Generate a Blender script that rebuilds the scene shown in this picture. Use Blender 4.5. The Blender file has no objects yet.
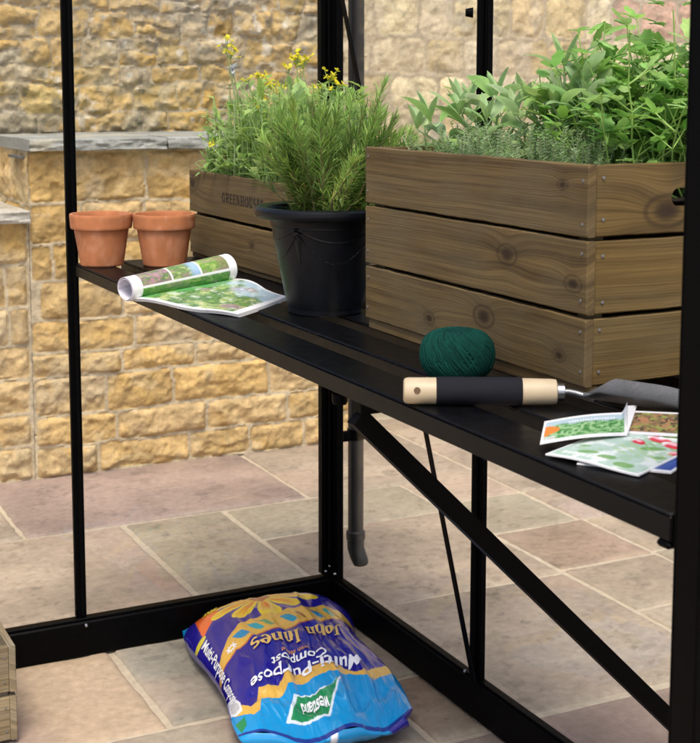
import bpy, math, random
import numpy as np
from mathutils import Matrix, Vector

scene = bpy.context.scene
COL = scene.collection
# ------------------------------------------------------------------ camera
FPX, PX, PY = 1374.88, 343.19, 256.37           # focal length and principal point in photo pixels (700 x 743)
CAM = Vector((-1.4013, -2.8936, 1.2439)); YAW, PITCH = 0.4596, -0.1215
cd = bpy.data.cameras.new('camera'); cam = bpy.data.objects.new('camera', cd); COL.objects.link(cam)
F = Vector((math.sin(YAW)*math.cos(PITCH), math.cos(YAW)*math.cos(PITCH), math.sin(PITCH)))
R = Vector((math.cos(YAW), -math.sin(YAW), 0)); U = R.cross(F)
cam.matrix_world = Matrix(((R.x, U.x, -F.x, CAM.x), (R.y, U.y, -F.y, CAM.y), (R.z, U.z, -F.z, CAM.z), (0, 0, 0, 1)))
cd.sensor_fit = 'HORIZONTAL'; cd.sensor_width = 36; cd.lens = FPX/700*36
cd.shift_x = (350-PX)/700; cd.shift_y = (PY-371.5)/700
cd.clip_start = .05; cd.clip_end = 500
cd.dof.use_dof = True; cd.dof.focus_distance = 2.15; cd.dof.aperture_fstop = 17.0
scene.camera = cam
# ------------------------------------------------------------------ light
SUN_EL, SUN_AZ = math.radians(60), math.radians(208)     # azimuth clockwise from +Y: sun behind the camera, to the left
w = bpy.data.worlds.new('World'); scene.world = w; w.use_nodes = True
nt = w.node_tree; bg = nt.nodes['Background']
sky = nt.nodes.new('ShaderNodeTexSky'); sky.sky_type = 'NISHITA'; sky.sun_disc = False
sky.sun_elevation = SUN_EL; sky.sun_rotation = SUN_AZ
sky.air_density = .65; sky.dust_density = 3.6; sky.ozone_density = .5
nt.links.new(sky.outputs[0], bg.inputs[0]); bg.inputs[1].default_value = .13
sl = bpy.data.lights.new('sun', 'SUN'); so = bpy.data.objects.new('sun', sl); COL.objects.link(so)
sl.energy = 1.5; sl.angle = math.radians(22); sl.color = (1, .955, .885)
sd = Vector((math.sin(SUN_AZ)*math.cos(SUN_EL), math.cos(SUN_AZ)*math.cos(SUN_EL), math.sin(SUN_EL)))
so.rotation_euler = sd.to_track_quat('Z', 'Y').to_euler(); so.location = (-3, -3, 5)
vs = scene.view_settings; vs.view_transform = 'Standard'; vs.look = 'None'; vs.gamma = 1; vs.exposure = 0.92
try: vs.use_curve_mapping = False
except Exception: pass
scene.render.engine = 'CYCLES'
scene.cycles.max_bounces = 10; scene.cycles.transparent_max_bounces = 16

# ------------------------------------------------------------------ noise
def _h(ix, iy, s):
    n = (ix.astype(np.int64)*374761393+iy.astype(np.int64)*668265263+s*974634781) & 0xffffffff
    n = ((n ^ (n >> 13))*1274126177) & 0xffffffff
    n = ((n ^ (n >> 16))*2246822519) & 0xffffffff
    return ((n ^ (n >> 15)) & 0xffffff)/float(0xffffff)
def vn(x, y, s=0):
    x = np.asarray(x, float); y = np.asarray(y, float)
    ix = np.floor(x); iy = np.floor(y); fx = x-ix; fy = y-iy
    fx = fx*fx*fx*(fx*(fx*6-15)+10); fy = fy*fy*fy*(fy*(fy*6-15)+10)
    a = _h(ix, iy, s); b = _h(ix+1, iy, s); c = _h(ix, iy+1, s); d = _h(ix+1, iy+1, s)
    return (a+(b-a)*fx)*(1-fy)+(c+(d-c)*fx)*fy-.5
def fbm(x, y, s=0, o=4, g=.5):
    r = 0; a = 1
    for i in range(o):
        r = r+a*vn(x*2**i+i*17.3, y*2**i-i*9.1, s+i); a *= g
    return r
def sst(a, b, x):
    t = np.clip((x-a)/(b-a), 0, 1); return t*t*(3-2*t)

# ------------------------------------------------------------------ mesh helpers
class MB:
    def __init__(s): s.v = []; s.f = []; s.c = []; s.g = []; s.k = []; s.n = 0
    def add(s, v, f, c=None, g=None, k=None):
        v = np.asarray(v, float).reshape(-1, 3); m = len(v)
        s.v.append(v)
        s.f.extend([tuple(int(i)+s.n for i in q) for q in f])
        if c is not None:
            c = np.asarray(c, float)
            if c.ndim == 1: c = np.tile(c[:3], (m, 1))
            s.c.append(c[:, :3])
        if g is not None: s.g.append(g); s.k.append(k)
        s.n += m; return s
    def box(s, a, b, c=None, bev=0.0, M=None):
        (x0, y0, z0), (x1, y1, z1) = a, b
        if bev <= 0:
            v = [(x, y, z) for z in (z0, z1) for y in (y0, y1) for x in (x0, x1)]
            f = [(0, 2, 3, 1), (4, 5, 7, 6), (0, 1, 5, 4), (2, 6, 7, 3), (0, 4, 6, 2), (1, 3, 7, 5)]
        else:
            e = min(bev, (x1-x0)/2.01, (y1-y0)/2.01, (z1-z0)/2.01)
            v = []; idx = {}
            for i, x in enumerate((x0, x1)):
                for j, y in enumerate((y0, y1)):
                    for k, z in enumerate((z0, z1)):
                        sx, sy, sz = (1, -1)[i]*e, (1, -1)[j]*e, (1, -1)[k]*e
                        for ax, p in (('x', (x, y+sy, z+sz)), ('y', (x+sx, y, z+sz)), ('z', (x+sx, y+sy, z))):
                            idx[(i, j, k, ax)] = len(v); v.append(p)
            g = lambda i, j, k, ax: idx[(i, j, k, ax)]
            f = []
            for i in (0, 1):
                q = [g(i, 0, 0, 'x'), g(i, 1, 0, 'x'), g(i, 1, 1, 'x'), g(i, 0, 1, 'x')]; f.append(q if i else q[::-1])
                q = [g(0, i, 0, 'y'), g(0, i, 1, 'y'), g(1, i, 1, 'y'), g(1, i, 0, 'y')]; f.append(q if i else q[::-1])
                q = [g(0, 0, i, 'z'), g(1, 0, i, 'z'), g(1, 1, i, 'z'), g(0, 1, i, 'z')]; f.append(q if i else q[::-1])
            for a_ in (0, 1):
                for b_ in (0, 1):
                    q = [g(a_, b_, 0, 'x'), g(a_, b_, 1, 'x'), g(a_, b_, 1, 'y'), g(a_, b_, 0, 'y')]; f.append(q if a_ == b_ else q[::-1])
                    q = [g(a_, 0, b_, 'x'), g(a_, 0, b_, 'z'), g(a_, 1, b_, 'z'), g(a_, 1, b_, 'x')]; f.append(q if a_ != b_ else q[::-1])
                    q = [g(0, a_, b_, 'y'), g(1, a_, b_, 'y'), g(1, a_, b_, 'z'), g(0, a_, b_, 'z')]; f.append(q if a_ != b_ else q[::-1])
                    for c_ in (0, 1):
                        q = [g(a_, b_, c_, 'x'), g(a_, b_, c_, 'y'), g(a_, b_, c_, 'z')]; f.append(q)
        v = np.array(v, float)
        if M is not None: v = xf(M, v)
        return s.add(v, f, c)
    def tube(s, pts, r, n=10, c=None, caps=True):
        pts = [np.array(p, float) for p in pts]; rs = r if hasattr(r, '__len__') else [r]*len(pts)
        v = []; f = []; prev = None
        for i, p in enumerate(pts):
            t = pts[min(i+1, len(pts)-1)]-pts[max(i-1, 0)]; t = t/(np.linalg.norm(t)+1e-12)
            if prev is None:
                a = np.array((0, 0, 1.)) if abs(t[2]) < .9 else np.array((1., 0, 0)); nrm = np.cross(t, a)
            else: nrm = prev-t*(prev@t)
            nrm /= np.linalg.norm(nrm)+1e-12; prev = nrm; b = np.cross(t, nrm)
            for k in range(n):
                a = 2*math.pi*k/n; v.append(p+rs[i]*(nrm*math.cos(a)+b*math.sin(a)))
        for i in range(len(pts)-1):
            for k in range(n):
                f.append((i*n+k, i*n+(k+1) % n, (i+1)*n+(k+1) % n, (i+1)*n+k))
        if caps: f.append(tuple(range(n))[::-1]); f.append(tuple((len(pts)-1)*n+k for k in range(n)))
        return s.add(v, f, c)
    def lathe(s, prof, cx, cy, n=64, c=None, M=None):
        v = []; f = []; m = len(prof)
        for r, z in prof:
            for k in range(n):
                a = 2*math.pi*k/n; v.append((cx+r*math.cos(a), cy+r*math.sin(a), z))
        for i in range(m-1):
            for k in range(n): f.append((i*n+k, i*n+(k+1) % n, (i+1)*n+(k+1) % n, (i+1)*n+k))
        v = np.array(v)
        if M is not None: v = xf(M, v)
        return s.add(v, f, c)
    def grid(s, P, c=None, flip=False, wrap=False):
        P = np.asarray(P); a, b = P.shape[:2]; i = np.arange(a*b).reshape(a, b)
        q = np.stack([i[:-1, :-1], i[1:, :-1], i[1:, 1:], i[:-1, 1:]], -1).reshape(-1, 4)
        if wrap: q = np.concatenate([q, np.stack([i[:-1, -1], i[1:, -1], i[1:, 0], i[:-1, 0]], -1).reshape(-1, 4)])
        if flip: q = q[:, ::-1]
        if c is not None and np.asarray(c).ndim == 3: c = np.asarray(c).reshape(-1, 3)
        return s.add(P.reshape(-1, 3), q, c)
def xf(M, v):
    A = np.array(M)[:3, :3]; return np.asarray(v) @ A.T+np.array(M)[:3, 3]
ORIG = {}
def thing(name, label, cat, loc, group=None):
    o = bpy.data.objects.new(name, None); COL.objects.link(o); o.location = loc; o.empty_display_size = .05
    ORIG[o.name] = np.array(loc, float); tag(o, label, cat, group); return o
def tag(o, label=None, cat=None, group=None, kind=None):
    if label: o['label'] = label
    if cat: o['category'] = cat
    if group: o['group'] = group
    if kind: o['kind'] = kind
    return o
def mk(name, mb, mat, parent=None, loc=None, smooth=True, angle=40):
    v = np.concatenate(mb.v)
    if parent is not None: org = ORIG[parent.name]
    elif loc is not None: org = np.array(loc, float)
    else: org = np.zeros(3)
    me = bpy.data.meshes.new(name); me.from_pydata((v-org).tolist(), [], mb.f)
    if mb.c:
        c = np.concatenate(mb.c); at = me.color_attributes.new('Col', 'FLOAT_COLOR', 'POINT')
        at.data.foreach_set('color', np.concatenate([c, np.ones((len(c), 1))], 1).astype(np.float32).ravel())
    if mb.g:
        at = me.attributes.new('grain', 'FLOAT_VECTOR', 'POINT'); at.data.foreach_set('vector', np.concatenate(mb.g).astype(np.float32).ravel())
        at = me.attributes.new('knot', 'FLOAT', 'POINT'); at.data.foreach_set('value', np.concatenate(mb.k).astype(np.float32).ravel())
    me.materials.append(mat)
    if smooth:
        me.polygons.foreach_set('use_smooth', [True]*len(me.polygons))
        if angle: me.set_sharp_from_angle(angle=math.radians(angle))
    o = bpy.data.objects.new(name, me); COL.objects.link(o)
    if parent is not None:
        o.parent = parent; ORIG[o.name] = org
    else: o.location = org; ORIG[o.name] = org
    return o
def dup(root, loc, label, name=None):
    r = root.copy(); COL.objects.link(r); r.location = loc; r['label'] = label; ORIG[r.name] = np.array(loc, float)
    for ch in list(root.children):
        c = ch.copy(); COL.objects.link(c); c.parent = r
        for g in ch.children:
            d = g.copy(); COL.objects.link(d); d.parent = c
    return r

# ------------------------------------------------------------------ materials
def mat(name):
    m = bpy.data.materials.new(name); m.use_nodes = True; n = m.node_tree.nodes; l = m.node_tree.links
    return m, n, l, n['Principled BSDF']
def simple(name, col, rough=.5, metal=0, bump=0, bscale=200, var=0.0, coat=0, spec=.5):
    m, n, l, p = mat(name); p.inputs['Specular IOR Level'].default_value = spec; p.inputs['Base Color'].default_value = (*col, 1); p.inputs['Roughness'].default_value = rough; p.inputs['Metallic'].default_value = metal
    if coat: p.inputs['Coat Weight'].default_value = coat; p.inputs['Coat Roughness'].default_value = .15
    if bump or var:
        tc = n.new('ShaderNodeTexCoord'); nz = n.new('ShaderNodeTexNoise'); nz.inputs['Scale'].default_value = bscale; nz.inputs['Detail'].default_value = 6
        l.new(tc.outputs['Object'], nz.inputs['Vector'])
        if bump:
            b = n.new('ShaderNodeBump'); b.inputs['Strength'].default_value = bump; b.inputs['Distance'].default_value = .002
            l.new(nz.outputs['Fac'], b.inputs['Height']); l.new(b.outputs[0], p.inputs['Normal'])
        if var:
            n2 = n.new('ShaderNodeTexNoise'); n2.inputs['Scale'].default_value = bscale*.08; n2.inputs['Detail'].default_value = 8; l.new(tc.outputs['Object'], n2.inputs['Vector'])
            r = n.new('ShaderNodeValToRGB'); r.color_ramp.elements[0].position = .3; r.color_ramp.elements[1].position = .7
            r.color_ramp.elements[0].color = (*[x*(1-var) for x in col], 1); r.color_ramp.elements[1].color = (*[min(1, x*(1+var)) for x in col], 1)
            l.new(n2.outputs['Fac'], r.inputs[0]); l.new(r.outputs[0], p.inputs['Base Color'])
            rr = n.new('ShaderNodeMapRange'); rr.inputs[3].default_value = max(.05, rough-.12); rr.inputs[4].default_value = min(1, rough+.12)
            l.new(n2.outputs['Fac'], rr.inputs[0]); l.new(rr.outputs[0], p.inputs['Roughness'])
    return m
def attr_mat(name, rough=.8, nscale=60, namp=.35, bump=.5, bscale=120, bdist=.003, spec=.3, trans=0.0, coat=0):
    """colour attribute x fine noise, with bump; trans adds translucency for leaves and paper"""
    m, n, l, p = mat(name); p.inputs['Roughness'].default_value = rough; p.inputs['Specular IOR Level'].default_value = spec
    if coat: p.inputs['Coat Weight'].default_value = coat; p.inputs['Coat Roughness'].default_value = .12
    a = n.new('ShaderNodeAttribute'); a.attribute_name = 'Col'
    col = a.outputs['Color']
    tc = n.new('ShaderNodeTexCoord')
    if namp:
        nz = n.new('ShaderNodeTexNoise'); nz.inputs['Scale'].default_value = nscale; nz.inputs['Detail'].default_value = 8; nz.inputs['Roughness'].default_value = .65
        l.new(tc.outputs['Object'], nz.inputs['Vector'])
        mr = n.new('ShaderNodeMapRange'); mr.inputs[1].default_value = .25; mr.inputs[2].default_value = .75; mr.inputs[3].default_value = 1-namp; mr.inputs[4].default_value = 1+namp
        l.new(nz.outputs['Fac'], mr.inputs[0])
        mx = n.new('ShaderNodeVectorMath'); mx.operation = 'SCALE'; l.new(col, mx.inputs[0]); l.new(mr.outputs[0], mx.inputs['Scale'])
        col = mx.outputs[0]
    l.new(col, p.inputs['Base Color'])
    if bump:
        nb = n.new('ShaderNodeTexNoise'); nb.inputs['Scale'].default_value = bscale; nb.inputs['Detail'].default_value = 7; nb.inputs['Roughness'].default_value = .6
        l.new(tc.outputs['Object'], nb.inputs['Vector'])
        b = n.new('ShaderNodeBump'); b.inputs['Strength'].default_value = bump; b.inputs['Distance'].default_value = bdist
        l.new(nb.outputs['Fac'], b.inputs['Height']); l.new(b.outputs[0], p.inputs['Normal'])
    if trans:
        t = n.new('ShaderNodeBsdfTranslucent'); l.new(col, t.inputs[0]); ms = n.new('ShaderNodeMixShader'); ms.inputs[0].default_value = trans
        l.new(p.outputs[0], ms.inputs[1]); l.new(t.outputs[0], ms.inputs[2]); l.new(ms.outputs[0], n['Material Output'].inputs[0])
    return m
def wood_mat(name, dark, light, grey, rough=.65):
    m, n, l, p = mat(name); p.inputs['Roughness'].default_value = rough; p.inputs['Specular IOR Level'].default_value = .25
    a = n.new('ShaderNodeAttribute'); a.attribute_name = 'grain'; k = n.new('ShaderNodeAttribute'); k.attribute_name = 'knot'
    def noise(sx, sy, det, ro=.6):
        vm = n.new('ShaderNodeVectorMath'); vm.operation = 'MULTIPLY'; vm.inputs[1].default_value = (sx, sy, 9.7); l.new(a.outputs['Vector'], vm.inputs[0])
        z = n.new('ShaderNodeTexNoise'); z.inputs['Scale'].default_value = 1; z.inputs['Detail'].default_value = det; z.inputs['Roughness'].default_value = ro; l.new(vm.outputs[0], z.inputs['Vector'])
        return z.outputs['Fac']
    fine = noise(5, 800, 4); band = noise(1.6, 95, 3); blot = noise(7, 14, 5)
    def ramp(src, p0, c0, p1, c1):
        r = n.new('ShaderNodeValToRGB'); e = r.color_ramp.elements; e[0].position = p0; e[1].position = p1; e[0].color = (*c0, 1); e[1].color = (*c1, 1); l.new(src, r.inputs[0]); return r.outputs[0]
    def mix(t, f, A, B):
        x = n.new('ShaderNodeMix'); x.data_type = 'RGBA'; x.blend_type = t
        if isinstance(f, float): x.inputs[0].default_value = f
        else: l.new(f, x.inputs[0])
        l.new(A, x.inputs[6])
        if isinstance(B, tuple): x.inputs[7].default_value = (*B, 1)
        else: l.new(B, x.inputs[7])
        return x.outputs[2]
    base = ramp(band, .36, dark, .62, light)
    base = mix('MIX', ramp(blot, .38, (0, 0, 0), .66, (.85, .85, .85)), base, grey)
    base = mix('MULTIPLY', .32, base, ramp(noise(3.1, 9, 4), .34, (.45, .42, .38), .58, (1.08, 1.08, 1.08))); base = mix('MULTIPLY', .75, base, ramp(fine, .32, (.5, .47, .43), .6, (1.15, 1.15, 1.15)))
    sep = n.new('ShaderNodeSeparateXYZ'); l.new(a.outputs['Vector'], sep.inputs[0])
    kk = n.new('ShaderNodeMath'); kk.operation = 'MINIMUM'; kk.inputs[1].default_value = 1.0; l.new(k.outputs['Fac'], kk.inputs[0])
    base = mix('MIX', kk.outputs[0], base, (.030, .017, .008))
    l.new(base, p.inputs['Base Color'])
    b = n.new('ShaderNodeBump'); b.inputs['Strength'].default_value = .35; b.inputs['Distance'].default_value = .0012
    l.new(fine, b.inputs['Height']); l.new(b.outputs[0], p.inputs['Normal'])
    return m
M_BLACK = simple('black_powder_coat', (.0018, .0018, .0020), .42, bump=.12, bscale=900, var=.25, spec=.045)
M_SHELF = simple('shelf_black_paint', (.0018, .0019, .0024), .38, bump=.1, bscale=700, var=.3, spec=.15)
M_BOLT = simple('zinc_bolt', (.45, .46, .48), .3, 1)
M_PIPE = simple('downpipe_plastic', (.022, .020, .018), .42, var=.2, bscale=60)
M_TERRA = attr_mat('terracotta', .85, 45, .10, .25, 420, .0012, .2)
M_POT = simple('black_plastic', (.0038, .0048, .0068), .36, bump=.08, bscale=400, var=.25, spec=.22)
M_STONE = attr_mat('walling_stone', .92, 60, .26, .8, 110, .004, .15)
M_PAVE = attr_mat('sandstone_paving', .75, 45, .2, .55, 80, .003, .25)
M_WOOD = wood_mat('weathered_crate_wood', (.082, .052, .019), (.170, .112, .042), (.128, .097, .050))
M_WOODW = wood_mat('golden_crate_wood', (.092, .056, .016), (.172, .110, .034), (.140, .100, .042))
M_WOODP = wood_mat('pale_crate_wood', (.15, .11, .055), (.30, .235, .135), (.25, .215, .15))
M_LEAF = attr_mat('leaf', .5, 40, .22, .2, 200, .001, .35, trans=.48)
M_STEM = attr_mat('stem', .6, 40, .2, 0)
M_PAPER = attr_mat('printed_paper', .32, 300, .07, 0, spec=.45)
M_SACK = attr_mat('printed_plastic', .20, 100, .05, .06, 500, .001, .5, coat=.25)
M_SACKINK = attr_mat('sack_ink', .36, 0, 0, 0, spec=.45)
M_INK = simple('stamped_ink', (.022, .017, .013), .8)
M_TWINE = attr_mat('jute_twine', .9, 900, .35, .8, 1500, .001, .1)
M_STEEL = simple('trowel_steel', (.19, .195, .20), .40, 1, bump=.1, bscale=300, var=.25)
M_BLADE = simple('satin_steel', (.105, .108, .112), .46, .85, bump=.1, bscale=300, var=.2)
M_FERR = simple('ferrule_steel', (.62, .62, .63), .25, 1)
M_BEECH = simple('beech_handle', (.46, .37, .235), .5, bump=.05, bscale=300, var=.12)
M_GRIP = simple('rubber_grip', (.008, .0085, .012), .72, bump=.5, bscale=1800, var=.2, spec=.2)
M_SOIL = simple('potting_soil', (.028, .019, .012), .95, bump=1, bscale=140, var=.5)
M_NAIL = simple('dull_nail', (.22, .21, .2), .5, .6)
def glass_mat():
    m = bpy.data.materials.new('glazing'); m.use_nodes = True; n = m.node_tree.nodes; l = m.node_tree.links; n.remove(n['Principled BSDF'])
    t = n.new('ShaderNodeBsdfTransparent'); t.inputs[0].default_value = (.985, .99, .985, 1); g = n.new('ShaderNodeBsdfGlossy'); g.inputs['Roughness'].default_value = .015
    lw_ = n.new('ShaderNodeLayerWeight'); lw_.inputs['Blend'].default_value = .5; pw = n.new('ShaderNodeMath'); pw.operation = 'POWER'; pw.inputs[1].default_value = 5.0
    f = n.new('ShaderNodeMapRange'); f.inputs[3].default_value = .035; f.inputs[4].default_value = .40; ms = n.new('ShaderNodeMixShader')   # Schlick reflectance from either side
    l.new(lw_.outputs['Facing'], pw.inputs[0]); l.new(pw.outputs[0], f.inputs[0]); l.new(f.outputs[0], ms.inputs[0]); l.new(t.outputs[0], ms.inputs[1]); l.new(g.outputs[0], ms.inputs[2]); l.new(ms.outputs[0], n['Material Output'].inputs[0]); return m
M_GLASS = glass_mat()

# ------------------------------------------------------------------ paving
rng = random.Random(4)
def slab_mesh(mb, x0, x1, y0, y1, col, seed, step=.0085):
    g = .0066
    r = random.Random(seed)
    def axis(a, b):
        a += g+r.uniform(-.002, .002); b -= g+r.uniform(-.002, .002); n = max(2, int((b-a)/step))
        return np.concatenate([[a, a+.002, a+.006], np.linspace(a+.014, b-.014, n), [b-.006, b-.002, b]])
    xs, ys = axis(x0, x1), axis(y0, y1)
    X, Y = np.meshgrid(xs, ys, indexing='ij')
    ex = np.minimum(X-xs[0], xs[-1]-X); ey = np.minimum(Y-ys[0], ys[-1]-Y); e = np.minimum(ex, ey)
    Z = .0022*fbm(X*6+seed, Y*14, seed, 4)+.0012*np.round(2.5*fbm(X*3+seed*3, Y*5, seed+9, 3))
    Z = Z-.008*np.exp(-e/.0035)+r.uniform(-.0008, .0008)
    wob = .0035*np.exp(-e/.02)
    X2 = X+wob*fbm(X*9, Y*30, seed+3, 3); Y2 = Y+wob*fbm(X*30, Y*9, seed+5, 3)
    col = np.array(col)
    a = r.uniform(-.5, .5); xr = X*math.cos(a)+Y*math.sin(a); yr = -X*math.sin(a)+Y*math.cos(a)
    n1 = fbm(xr*2.2+seed, yr*5+.8*fbm(X*3, Y*3, seed, 3), seed+20, 5); n2 = fbm(X*3+seed, Y*3, seed+30, 4); n3 = fbm(X*8, Y*8, seed+33, 4)
    n4 = fbm(X*26, Y*26, seed+36, 4); col = col*np.array((.93, .91, .88))*r.uniform(.9, 1.06); C = col*(1+.34*n1[..., None]+.15*n3[..., None]); n5 = fbm(xr*26+seed, yr*70, seed+50, 4); C = C*(1+.10*n5[..., None])*(1-.22*sst(.28, .48, n4)[..., None])*(1-.28*sst(.42, .55, fbm(X*60, Y*60, seed+57, 3))[..., None]); vein = np.exp(-(np.abs(fbm(xr*3+seed, yr*7, seed+61, 4))/.012)**2); C = C*(1-.16*vein[..., None])*(1-.10*sst(.02, .3, fbm(X*4, Y*4, seed+41, 5))[..., None])
    tint = np.array(r.choice([(.44, .32, .235), (.38, .345, .25), (.36, .29, .25), (.46, .35, .21)]))
    t = sst(-.05, .45, n2)[..., None]*.55; C = C*(1-t)+tint*t
    dirt = (np.exp(-e/.012)*.25)[..., None]; C = C*(1-dirt)+np.array((.36, .31, .23))*dirt
    mb.grid(np.stack([X2, Y2, Z], -1), np.clip(C, .02, .9))
PINK = (.37, .275, .22); PURP = (.345, .262, .222); BEIGE = (.41, .33, .245); GREEN = (.375, .325, .235); GREY = (.345, .32, .255); BROWN = (.36, .265, .19); PALE = (.42, .345, .26)
known = [(-.55, .325, .825, 1.62, PURP), (-1.15, -.55, .825, 1.62, PALE), (.325, .94, .825, 1.62, PALE), (-.27, .037, -.02, .825, GREEN), (-1.0, -.27, -.02, .825, BEIGE),
         (.037, .64, .53, .825, GREEN), (.037, .64, -.06, .53, BEIGE), (.0, .64, -.71, -.06, PALE), (.64, .94, .28, .59, GREEN), (.64, .94, .59, 1.62, PALE),
         (.64, .95, -.045, .28, BROWN), (.64, .95, -.355, -.045, BEIGE), (.64, .95, -.72, -.355, PALE), (.94, 1.55, .59, 1.22, PALE), (.94, 1.55, 1.22, 1.62, BEIGE), (.94, 1.55, .28, .59, BEIGE),
         (.95, 1.55, -.03, .28, PALE), (.95, 1.55, -.72, -.03, GREEN), (-1.12, -.565, -.44, -.02, PINK), (-.565, .0, -.44, -.02, GREY), (-.80, -.13, -.73, -.44, PINK), (-1.4, -.80, -.73, -.44, BEIGE), (-.13, .0, -.73, -.44, BROWN)]
# (the strip between x=0 and .037 south of y=-.02 belongs to the slab under the sill)
pave = MB()
for i, s in enumerate(known): slab_mesh(pave, *s, seed=100+i)
sd_ = 300
def fill(x0, x1, y0, y1):
    global sd_
    y = y0
    while y < y1-.05:
        h = min(rng.choice([.29, .43, .57]), y1-y); h = h if y1-y-h > .15 else y1-y
        x = x0
        while x < x1-.05:
            ww = min(rng.choice([.43, .57, .75, .86]), x1-x); ww = ww if x1-x-ww > .2 else x1-x
            slab_mesh(pave, x, x+ww, y, y+h, rng.choice([PINK, PURP, BEIGE, GREEN, BROWN, PALE]), sd_, .05); sd_ += 1; x += ww
        y += h
fill(-3.0, -1.4, -3.2, 1.4); fill(-1.4, -1.0, .0, .825) if False else None
fill(-1.4, -1.15, .825, 1.62); fill(-1.4, -1.0, -.02, .825); fill(-1.4, -1.12, -.44, -.02)
fill(-1.4, .0, -3.2, -.73); fill(.0, 3.0, -3.2, -.72) ; fill(1.55, 4.2, -.72, 2.6); fill(.94, 1.55, 1.62, 2.6)
pv = mk('paving', pave, M_PAVE); tag(pv, kind='structure')
g = MB(); n_ = 40
xs = np.linspace(-6, 8, n_); GX, GY = np.meshgrid(xs, xs, indexing='ij')
g.grid(np.stack([GX, GY, GX*0-.0062], -1), np.clip(np.array((.49, .41, .295))*(1+.3*fbm(GX*3, GY*3, 7)[..., None]), 0, 1))
o = mk('ground', g, M_PAVE); tag(o, kind='structure')
g = MB(); g.add([(-150, -150, -.02), (150, -150, -.02), (150, 150, -.02), (-150, 150, -.02)], [(0, 1, 2, 3)], np.array((.30, .27, .21)))
o = mk('far_ground', g, M_PAVE); tag(o, kind='structure')

# ------------------------------------------------------------------ stone walls
def rows(x0, x1, bounds, wmin, wmax, seed, jit=0.0, fixed=None):
    r = random.Random(seed); out = []
    for i in range(len(bounds)-1):
        x = x0-r.uniform(0, wmin)
        while x < x1:
            wd = r.uniform(wmin, wmax); z0, z1 = bounds[i], bounds[i+1]
            if jit and r.random() < .22 and z1-z0 > .075:
                zm = z0+(z1-z0)*r.uniform(.38, .62); out.append((x, x+wd, z0, zm)); out.append((x, x+wd, zm, z1))
            else: out.append((x, x+wd, z0, z1))
            x += wd
    return out
def stone_face(x0, x1, z0, z1, step, stones, seed, gap=.006, depth=.02, redge=.01, rnd=.012, warp=.006, rough=.012, pal=None, mortar=(.42, .36, .26), blot=None, wscale=9, clip=None):
    xs = np.linspace(x0, x1, int((x1-x0)/step)+1); zs = np.linspace(z0, z1, max(2, int((z1-z0)/step)+1))
    X, Z = np.meshgrid(xs, zs, indexing='ij')
    Xw = X+warp*2*fbm(X*wscale, Z*wscale, seed, 4); Zw = Z+warp*2*fbm(X*wscale, Z*wscale, seed+50, 4)
    H = .004+.25*rough*fbm(X*60, Z*60, seed+8, 3); C = np.array(mortar)*(1+.35*fbm(X*18, Z*18, seed+9, 4)[..., None])
    r = random.Random(seed); mg = warp*2.5
    for (a, b, c, d) in stones:
        i0, i1 = np.searchsorted(xs, [a-mg, b+mg]); j0, j1 = np.searchsorted(zs, [c-mg, d+mg])
        colr = np.array(r.choice(pal))*r.uniform(.85, 1.15); tl, tz, dp = r.uniform(-.25, .25), r.uniform(-.3, .3), depth*r.uniform(.65, 1.25); sd = r.randint(0, 9999)
        if i1-i0 < 2 or j1-j0 < 2: continue
        S = (slice(i0, i1), slice(j0, j1)); x = Xw[S]; z = Zw[S]; hx, hz = (b-a)/2-gap, (d-c)/2-gap; rr = min(rnd, hx*.9, hz*.9)
        qx = np.abs(x-(a+b)/2)-hx+rr; qz = np.abs(z-(c+d)/2)-hz+rr
        sdf = np.hypot(np.maximum(qx, 0), np.maximum(qz, 0))+np.minimum(np.maximum(qx, qz), 0)-rr
        ins = sdf < 0; dd = np.maximum(-sdf, 0)
        u = (x-(a+b)/2)/hx; v = (z-(c+d)/2)/hz
        rk = fbm(X[S]*24+sd, Z[S]*24, seed+60, 5, .55)
        rk2 = 1-2*np.abs(fbm(X[S]*11+sd, Z[S]*14, seed+66, 3))
        h = dp*(1-np.exp(-dd/redge))*(1+tl*u+tz*v)+rough*(rk+.8*(rk2-.6))*np.clip(dd/redge, 0, 1)
        cc = colr*(1+.36*fbm(X[S]*16+sd, Z[S]*16, seed+70, 5)[..., None]+.18*rk[..., None])
        if blot is not None:
            for (bc, sc, th, am) in blot:
                t = sst(th, th+.22, fbm(X[S]*sc+7*am, Z[S]*sc, seed+80+int(am*100), 5))[..., None]*am; cc = cc*(1-t)+np.array(bc)*t
        k = ins[..., None]; H[S] = np.where(ins, np.maximum(h, .0005), H[S]); C[S] = np.where(k, cc, C[S])
    return X, Z, H, np.clip(C, .015, .9)
OCH = [(.48, .33, .14), (.50, .355, .17), (.45, .30, .115), (.51, .38, .20), (.48, .345, .17), (.50, .335, .13)]
MORT = (.47, .39, .26)
CR = [0, .10, .20, .325, .405, .51, .64, .755, .885, 1.05]
lich = [((.38, .34, .25), 7, .22, .35), ((.54, .43, .25), 10, .06, .45), ((.43, .26, .07), 9, .16, .45)]
tw = thing('garden_wall', 'tall honey coloured stone garden wall with grey coping, behind the clay pots', 'wall', (.2, 1.5, 0))
st = rows(-.383, .80, CR, .20, .36, 12)
st = [(max(a, -.383), min(b, .76), c, d) for a, b, c, d in st if min(b, .76)-max(a, -.383) > .05]
X, Z, H, C = stone_face(-.383, .76, 0, 1.05, .0048, st, 5, .0048, .0130, .008, .012, .005, .0125, OCH, MORT, lich)
mb = MB(); mb.grid(np.stack([X, 1.385-H, Z], -1), C)
xe = -.383
st2 = rows(1.37, 2.0, CR, .2, .3, 77); X, Z, H, C = stone_face(1.375, 1.93, .80, 1.05, .006, st2, 9, .0060, .012, .010, .016, .005, .0095, OCH, MORT, lich)
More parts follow.
